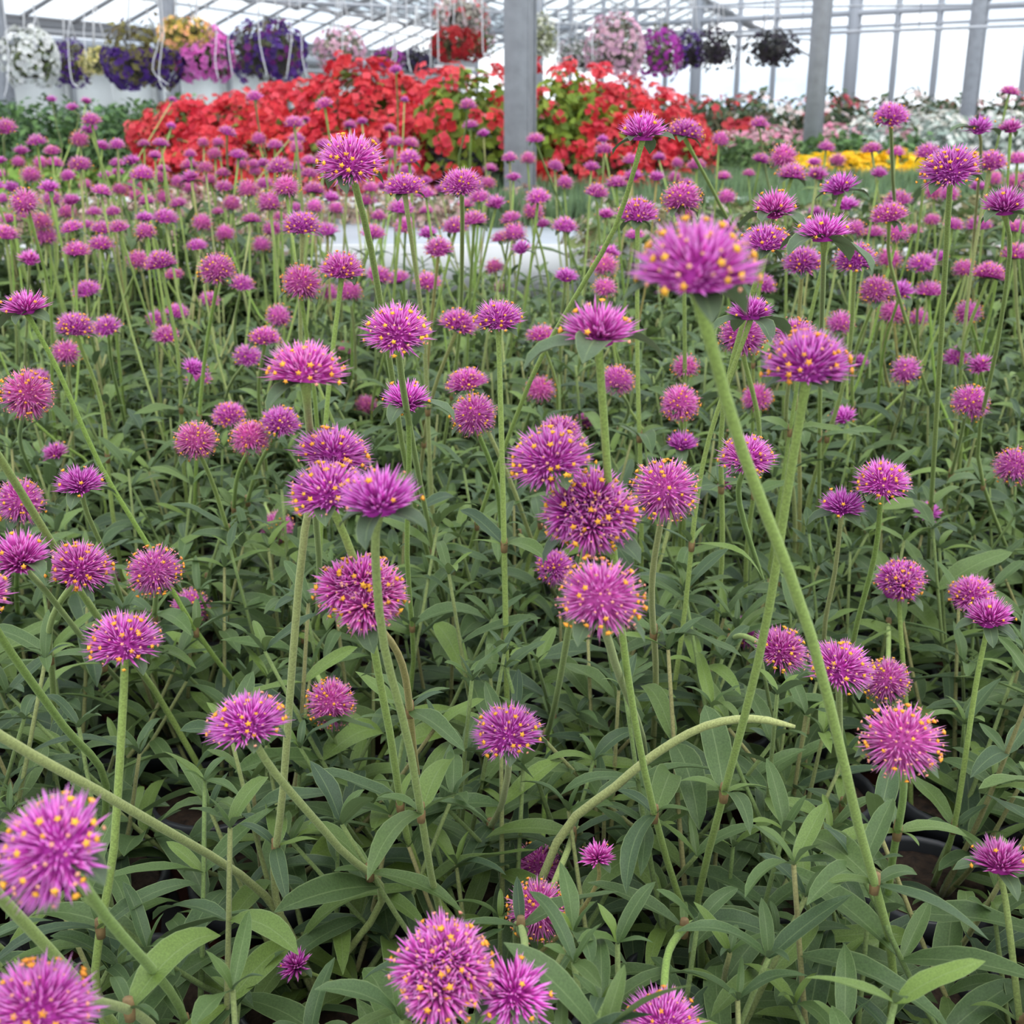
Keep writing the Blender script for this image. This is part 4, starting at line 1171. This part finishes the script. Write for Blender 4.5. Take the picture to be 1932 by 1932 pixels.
# dark green mass at left
g = [clump(450+i, 'dome', 0.26, 0.36, 1300, 0.036, [(0.075, 0.15, 0.045), (0.10, 0.19, 0.06), (0.06, 0.12, 0.055)], 0, 0, []) for i in range(4)]
bed('green_shrub', 'dense dark green shrub in the left background bed', 'shrub', 'dark green shrubs in the left background', g, spots(-20, 330, 5.75, 6.15, 0.3, 0.2, BZ))
# hedge, yellow flowers, pink, white silver, roses on the right
g = [clump(460+i, 'dome', 0.18, 0.21, 450, 0.045, [(0.09, 0.17, 0.05), (0.12, 0.21, 0.07), (0.07, 0.13, 0.05)], 0, 0, []) for i in range(3)]
bed('green_bedding_plant', 'leafy green bedding plant behind the feathery plants at right', 'plant', 'leafy green plants behind the feathery ones', g, spots(1320, 1660, 6.0, 6.3, 0.26, 0.25, BZ))
g = [clump(470+i, 'dome', 0.13, 0.13, 150, 0.035, [(0.10, 0.17, 0.04), (0.14, 0.2, 0.05)], 60, 0.032, [(0.88, 0.56, 0.012), (0.86, 0.48, 0.01), (0.90, 0.64, 0.03)]) for i in range(4)]
bed('yellow_flower', 'bright yellow flowering plant at the foot of the slanting column', 'flower plant', 'yellow flowering plants at right', g, spots(1530, 1790, 5.45, 5.6, 0.14, 0.15, 0.265))
bed('yellow_flower', 'bright yellow flowering plant at the foot of the slanting column', 'flower plant', 'yellow flowering plants at right', g, spots(1840, 1850, 5.4, 5.4, 0.16, 0.16, 0.265))
g = [clump(480+i, 'dome', 0.22, 0.24, 250, 0.04, [(0.14, 0.2, 0.09)], 330, 0.020, [(0.70, 0.25, 0.38), (0.74, 0.36, 0.46), (0.68, 0.45, 0.48)]) for i in range(3)]
bed('pink_flower', 'pale pink flowering plant in the band before the roses', 'flower plant', 'pale pink flowering plants at right', g, spots(1330, 1680, 7.6, 8.0, 0.34, 0.34, BZ-0.03))
g = [clump(484+i, 'dome', 0.2, 0.24, 250, 0.04, [(0.14, 0.2, 0.09)], 300, 0.022, [(0.62, 0.05, 0.05), (0.55, 0.04, 0.07)]) for i in range(2)]
bed('red_flower', 'red flowering plant in the band left of the slanting column', 'flower plant', 'red flowering plants at right', g, spots(1290, 1400, 8.5, 8.5, 0.32, 0.34, BZ))
g = [clump(490+i, 'dome', 0.24, 0.30, 500, 0.05, [(0.36, 0.42, 0.37), (0.44, 0.48, 0.43), (0.28, 0.35, 0.31)], 70, 0.018, [(0.72, 0.68, 0.60), (0.70, 0.70, 0.66)]) for i in range(3)]
bed('silver_plant', 'silvery white plant in front of the farthest steel column', 'plant', 'silvery white plants at right', g, spots(1670, 1990, 7.2, 7.9, 0.34, 0.34, BZ-0.02))
g = [clump(500+i, 'dome', 0.30, 0.42, 520, 0.06, [(0.05, 0.085, 0.04), (0.07, 0.11, 0.05), (0.12, 0.11, 0.06)], nb, 0.030, cols) for i, (nb, cols) in enumerate([(60, [(0.6, 0.05, 0.05), (0.5, 0.04, 0.05)]), (50, [(0.75, 0.70, 0.66), (0.72, 0.55, 0.52)]), (50, [(0.6, 0.1, 0.13), (0.75, 0.6, 0.58)]), (30, [(0.7, 0.66, 0.62)])])]
bed('rose_bush', 'dark leaved rose bush flowering along the foot of glass wall', 'rose bush', 'rose bushes along the glass wall', g, spots(1250, 1990, 9.6, 10.2, 0.42, 0.5, BZ))

# red begonias in black pots
def begonia_variant(seed):
    r = np.random.default_rng(seed)
    return clump(seed, 'dome', 0.25, 0.34, 520, 0.055, [(0.10, 0.15, 0.03), (0.14, 0.20, 0.035), (0.07, 0.06, 0.025), (0.12, 0.05, 0.03)], 0, 0, [])[0]
BEG = [begonia_variant(520+i) for i in range(3)]
BEG_GREEN = clump(528, 'dome', 0.25, 0.34, 900, 0.055, [(0.20, 0.27, 0.03), (0.15, 0.22, 0.035), (0.25, 0.30, 0.04)], 0, 0, [])[0]
BLOS = []
for i in range(5):
    B = MB(); r = np.random.default_rng(540+i); c = np.array([(0.60, 0.024, 0.038), (0.68, 0.045, 0.062), (0.50, 0.012, 0.022), (0.72, 0.075, 0.090), (0.64, 0.04, 0.06)][i])
    for q in range(4):
        a = q*1.7+i; blossom_into(B, np.array([0.55*math.cos(a), 0.55*math.sin(a), 0.1*q]), np.array([0.7*math.cos(a), 0.7*math.sin(a), 1.0]), r.uniform(0.42, 0.62), c*r.uniform(0.85, 1.12), r, 4)
    BLOS.append(B.mesh('blossom', M['blossom'], col=True))
def ribbed_pot():
    mb = MB(); prof = [(0.10, 0.0)]
    for k in range(9):
        z = 0.012+k*0.022; rr = 0.108+0.003*k
        prof += [(rr, z), (rr+0.005, z+0.004), (rr+0.005, z+0.013), (rr, z+0.017)]
    prof += [(0.14, 0.205), (0.14, 0.215), (0.125, 0.215)]
    mb.lathe(prof, 28); return mb.mesh('pot', M['black_plastic'])
RPOT = ribbed_pot()
# px centre, Y, px top, base z, red share (blossom count), label
begs = [
 (360, 5.1, 196, 170, 'red begonia at the left end of the begonia mound'),
 (468, 5.0, 186, 190, 'red begonia second from the left in the mound'),
 (560, 5.3, 160, 200, 'red begonia under the purple hanging basket'),
 (665, 5.0, 128, 210, 'tallest red begonia at the centre of the mound'),
 (770, 5.2, 150, 200, 'red begonia right of the tallest one, left of the ribbed pot'),
 (880, 4.55, 128, 62, 'begonia with much green foliage in the visible ribbed black pot'),
 (1066, 4.75, 132, 66, 'green-tinged begonia right behind the nearest steel column'),
 (1150, 5.1, 150, 190, 'red begonia right of the steel column'),
 (1235, 5.4, 182, 150, 'red begonia at the right end of the mound'),
 (400, 4.75, 250, 150, 'low red begonia at the front left of the mound'),
 (620, 4.7, 225, 190, 'low red begonia before the tallest one'),
 (745, 4.7, 232, 170, 'low red begonia left of the ribbed black pot'),
 (1120, 4.65, 245, 150, 'low red begonia right of the column foot'),
 (515, 4.7, 235, 180, 'low red begonia at the front left of centre'),
 (1275, 5.3, 262, 70, 'smallest red begonia at the right, beside feathery plants'),
]
for bi, (px, Y, ptop, nb, lab) in enumerate(begs):
    x = x_at(px, Y); ztop = at_y(px, ptop, Y)[2]
    hpot = 0.0
    e = empty('begonia', (x, Y, BZ)); tag(e, lab, 'begonia', 'red begonias in black pots')
    zp = 0.20 if ptop < 215 else 0.06
    sp = 1.05 if bi == 5 else 0.8
    mesh_obj('pot', RPOT, e, scale=(sp, sp, sp if ptop < 215 else sp*0.5))
    H_ = ztop - BZ - zp; sx = 0.9 if ptop < 215 else 0.85
    o = mesh_obj('foliage', BEG_GREEN if bi in (5, 6) else random.choice(BEG), e, (0, 0, zp-0.05), (0, 0, random.uniform(0, 6)), (sx*0.97, sx*0.97, (H_+0.05)/0.34)); o['kind'] = 'stuff'
    r = np.random.default_rng(560+bi)
    for k in range(int(nb*1.35)):
        th = r.uniform(0, 6.283); ph = math.acos(1-r.random()*1.12)
        n = np.array([math.sin(ph)*math.cos(th), math.sin(ph)*math.sin(th), math.cos(ph)])
        bump = 1+0.16*math.sin(3.1*th+bi)*math.sin(4*ph+bi) + r.normal(0, 0.05)
        p = n*np.array([0.25*sx, 0.25*sx, H_+0.05])*bump + np.array([0, 0, zp-0.05])
        q = Vector((0, 0, 1)).rotation_difference(Vector(n + r.normal(0, 0.4, 3) + np.array([0, -0.3, 0.2])))
        mesh_obj('blossom', BLOS[r.integers(5)], e, p, q.to_euler(), r.uniform(0.024, 0.038))
# hanging baskets
def basket(px, py, wpx, hpx, Y, label, leaf_cols, bl_cols, nb, bl=0.022, cover=(0, 1), hang_to=2.6, seed=0):
    c = at_y(px, py, Y); rad = wpx/2*Y/F_PX*1.02; h = hpx*Y/F_PX
    e = empty('hanging_basket', c); tag(e, label, 'hanging basket', 'flowering hanging baskets')
    a, b = clump(700+seed, 'ball', rad, h, 380, max(0.03, rad*0.22), leaf_cols, nb, bl*0.8*rad/0.2, bl_cols, cover)
    o = mesh_obj('foliage', a, e); o['kind'] = 'stuff'
    if b: o = mesh_obj('blossoms', b, e); o['kind'] = 'stuff'
    mb = MB(); mb.lathe([(rad*0.35, -h*0.28), (rad*0.52, 0.0), (rad*0.55, h*0.08), (rad*0.5, h*0.08), (0.0, h*0.02)], 16); mesh_obj('basket_pot', mb.mesh('basket_pot', M['basket']), e)
    top = np.array([0, 0, hang_to-c[2]])
    j = np.array([0, 0, h*0.5+0.30])
    for k in range(3):
        a_ = k*2.094+0.4; mb = MB(); mb.tube([(rad*0.52*math.cos(a_), rad*0.52*math.sin(a_), h*0.08), j], 0.004, 4); mesh_obj('hanger_wire', mb.mesh('hanger_wire', M['wire']), e)
    mb = MB(); mb.tube([j, top], 0.005, 4); mesh_obj('hook', mb.mesh('hook', M['wire']), e)
GR = [(0.10, 0.14, 0.05), (0.14, 0.17, 0.07)]; OL = [(0.16, 0.15, 0.045), (0.20, 0.19, 0.06), (0.12, 0.10, 0.05)]; DK = [(0.022, 0.024, 0.022), (0.035, 0.035, 0.03), (0.03, 0.02, 0.04)]
W_ = [(0.78, 0.78, 0.76), (0.72, 0.74, 0.70)]; VI = [(0.07, 0.02, 0.19), (0.10, 0.03, 0.22), (0.045, 0.015, 0.12)]; PK = [(0.78, 0.16, 0.56), (0.75, 0.22, 0.58)]
MG = [(0.30, 0.02, 0.30), (0.36, 0.03, 0.30)]; PP = [(0.68, 0.42, 0.50), (0.62, 0.38, 0.46), (0.55, 0.30, 0.42)]
basket(62, 112, 98, 110, 8.5, 'round white flowered hanging basket at the far left', GR, W_, 420, 0.028, seed=1)
basket(133, 122, 70, 90, 9.2, 'dark violet hanging basket right of the white one', OL, VI, 330, 0.026, seed=2)
basket(188, 118, 68, 50, 8.4, 'small pale yellow hanging basket between two violet ones', [(0.3, 0.3, 0.1)], [(0.75, 0.66, 0.22), (0.7, 0.62, 0.3)], 190, 0.028, seed=3)
basket(262, 105, 140, 130, 8.0, 'large olive hanging basket with violet flowers trailing below', OL, VI + [(0.15, 0.13, 0.05)], 420, 0.026, (0.0, 0.55), seed=4)
basket(345, 62, 92, 56, 7.6, 'yellow and orange hanging basket above the pink one', [(0.34, 0.30, 0.06), (0.24, 0.24, 0.06)], [(0.85, 0.52, 0.20), (0.8, 0.55, 0.12), (0.85, 0.42, 0.22)], 190, 0.026, seed=5)
basket(384, 108, 100, 96, 8.2, 'bright pink hanging basket over the left column', GR, PK, 300, 0.040, seed=6)
basket(508, 100, 135, 110, 8.0, 'wide dark purple hanging basket above the begonias', [(0.09, 0.10, 0.05), (0.11, 0.09, 0.06)], VI + [(0.16, 0.015, 0.16)], 300, 0.024, seed=7)
basket(645, 96, 90, 80, 9.0, 'pale dusty pink hanging basket left of the magenta one', [(0.3, 0.28, 0.2)], PP, 300, 0.024, seed=8)
basket(735, 112, 56, 40, 9.4, 'small magenta hanging basket over the begonia mound', GR, MG, 150, 0.03, seed=9)
basket(788, 116, 60, 46, 9.8, 'small black-purple hanging basket near the mound top', DK, [(0.03, 0.02, 0.06)], 100, 0.03, seed=10)
basket(860, 86, 94, 62, 8.0, 'red flowered hanging basket left of the nearest column', [(0.10, 0.10, 0.04), (0.16, 0.06, 0.04)], [(0.34, 0.012, 0.020), (0.28, 0.010, 0.018)], 300, 0.030, seed=11)
basket(868, 30, 96, 62, 8.8, 'airy white and red hanging basket above the red one', [(0.36, 0.34, 0.28)], [(0.7, 0.6, 0.58), (0.55, 0.06, 0.08), (0.66, 0.45, 0.45)], 170, 0.024, seed=12)
basket(905, 78, 50, 70, 9.6, 'greyish pink hanging basket half hidden by the column', GR, PP, 150, 0.024, seed=18)
basket(1020, 72, 56, 86, 8.4, 'creamy white hanging basket just right of the column', [(0.26, 0.28, 0.14)], [(0.68, 0.68, 0.55), (0.62, 0.62, 0.5)], 190, 0.024, seed=13)
basket(1088, 108, 76, 60, 8.8, 'grey-green and white hanging basket left of the pale pink one', [(0.2, 0.22, 0.17), (0.13, 0.15, 0.12)], [(0.58, 0.54, 0.55), (0.5, 0.42, 0.46)], 190, 0.022, seed=14)
basket(1165, 92, 104, 116, 7.8, 'large pale pink hanging basket, fullest of the right group', [(0.2, 0.2, 0.14)], PP, 420, 0.024, seed=15)
basket(1246, 106, 78, 92, 8.2, 'magenta hanging basket right of the large pale pink one', [(0.13, 0.15, 0.06)], MG + [(0.45, 0.05, 0.40)], 300, 0.028, seed=16)
basket(1303, 98, 56, 74, 8.6, 'violet-blue hanging basket beside the black one', DK, [(0.12, 0.05, 0.30), (0.09, 0.03, 0.22)], 190, 0.028, seed=17)
basket(1352, 94, 70, 84, 8.4, 'black leaved hanging basket right of the violet one', DK, [(0.03, 0.02, 0.035)], 60, 0.03, seed=19)
basket(1456, 94, 92, 68, 8.4, 'lone black leaved hanging basket before the glass wall', DK, [(0.03, 0.025, 0.03)], 60, 0.03, seed=20)

# white drip tubes
tubes = [([(12, 60), (14, 150), (8, 185)], 7.0), ([(62, 0), (64, 40), (66, 95)], 7.2), ([(128, -10), (128, 70), (135, 150), (150, 165)], 7.0), ([(155, -10), (158, 60), (163, 110)], 7.0),
         ([(300, 25), (300, 75), (288, 132), (318, 160)], 6.9), ([(306, 25), (306, 80), (300, 150), (320, 178)], 6.9), ([(406, 10), (406, 110), (412, 150)], 7.1), ([(430, 20), (430, 80), (440, 150)], 7.1),
         ([(487, 35), (492, 90), (506, 150)], 7.0), ([(548, 40), (550, 75), (540, 150)], 7.0), ([(568, 50), (570, 105), (580, 150)], 7.2), ([(645, 30), (645, 110)], 7.2), ([(702, 50), (702, 100), (706, 115)], 7.2),
         ([(742, 55), (738, 118)], 7.0), ([(747, 55), (745, 120)], 7.0), ([(768, 60), (770, 110), (776, 138)], 7.0), ([(812, 60), (812, 130)], 7.3), ([(826, 60), (828, 118)], 7.3), ([(910, 50), (914, 108)], 7.2), ([(1118, 40), (1118, 115)], 7.2), ([(1054, 20), (1052, 140)], 7.4)]
for i, (path, Y) in enumerate(tubes):
    P = [at_y(a, b, Y) for a, b in path]
    P = [P[0] + np.array([0, 0, 1.2])] + P
    o0 = P[-1]
    mb = MB(); mb.tube(spline([p-o0 for p in P], 12), 0.0030, 5)
    o = mesh_obj('drip_tube', mb.mesh('drip_tube', M['white_tube'], smooth=True), None, o0)
    tag(o, 'thin white drip tube dangling among the hanging baskets', 'tube', 'white drip tubes hanging from the roof')

# overhead pipes carrying baskets
def pipe(a, b, rad, label):
    p, q = np.array(a), np.array(b); c = (p+q)/2; mb = MB(); mb.tube([p-c, q-c], rad, 8)
    e = empty('overhead_pipe', c); tag(e, label, 'pipe', 'overhead pipes under the roof')
    mesh_obj('pipe', mb.mesh('pipe', M['galv'], smooth=True), e)
    for f in (0.08, 0.5, 0.92):
        h0 = (p-c)*(1-f) + (q-c)*f; mb = MB(); mb.tube([h0, h0+np.array([0, 0, 2.2])], 0.003, 5); mesh_obj('hanger_rod', mb.mesh('hanger_rod', M['galv']), e)
pipe(at_y(1385, 68, 8.6), at_y(2100, 42, 8.2), 0.011, 'thick grey pipe running behind the two right columns')
pipe(at_y(1020, 42, 9.2), at_y(1545, 76, 11.5), 0.010, 'thin grey pipe sloping down from the middle column')
pipe(at_y(1030, 18, 9.6), at_y(2100, 6, 9.4), 0.008, 'uppermost thin pipe crossing above the black baskets')
pipe(at_y(420, -4, 9.2), at_y(960, 24, 10.5), 0.012, 'grey pipe crossing above the red hanging basket')

# plants have their own copy of the small shared meshes: one tree of triangles renders faster than thousands of nested instances
for o in list(COL.objects):
    if o.type == 'MESH' and o.data.users > 1 and o.name.split('.')[0] in ('leaf', 'bract_leaf', 'flower_head', 'floret_tips'):
        o.data = o.data.copy()
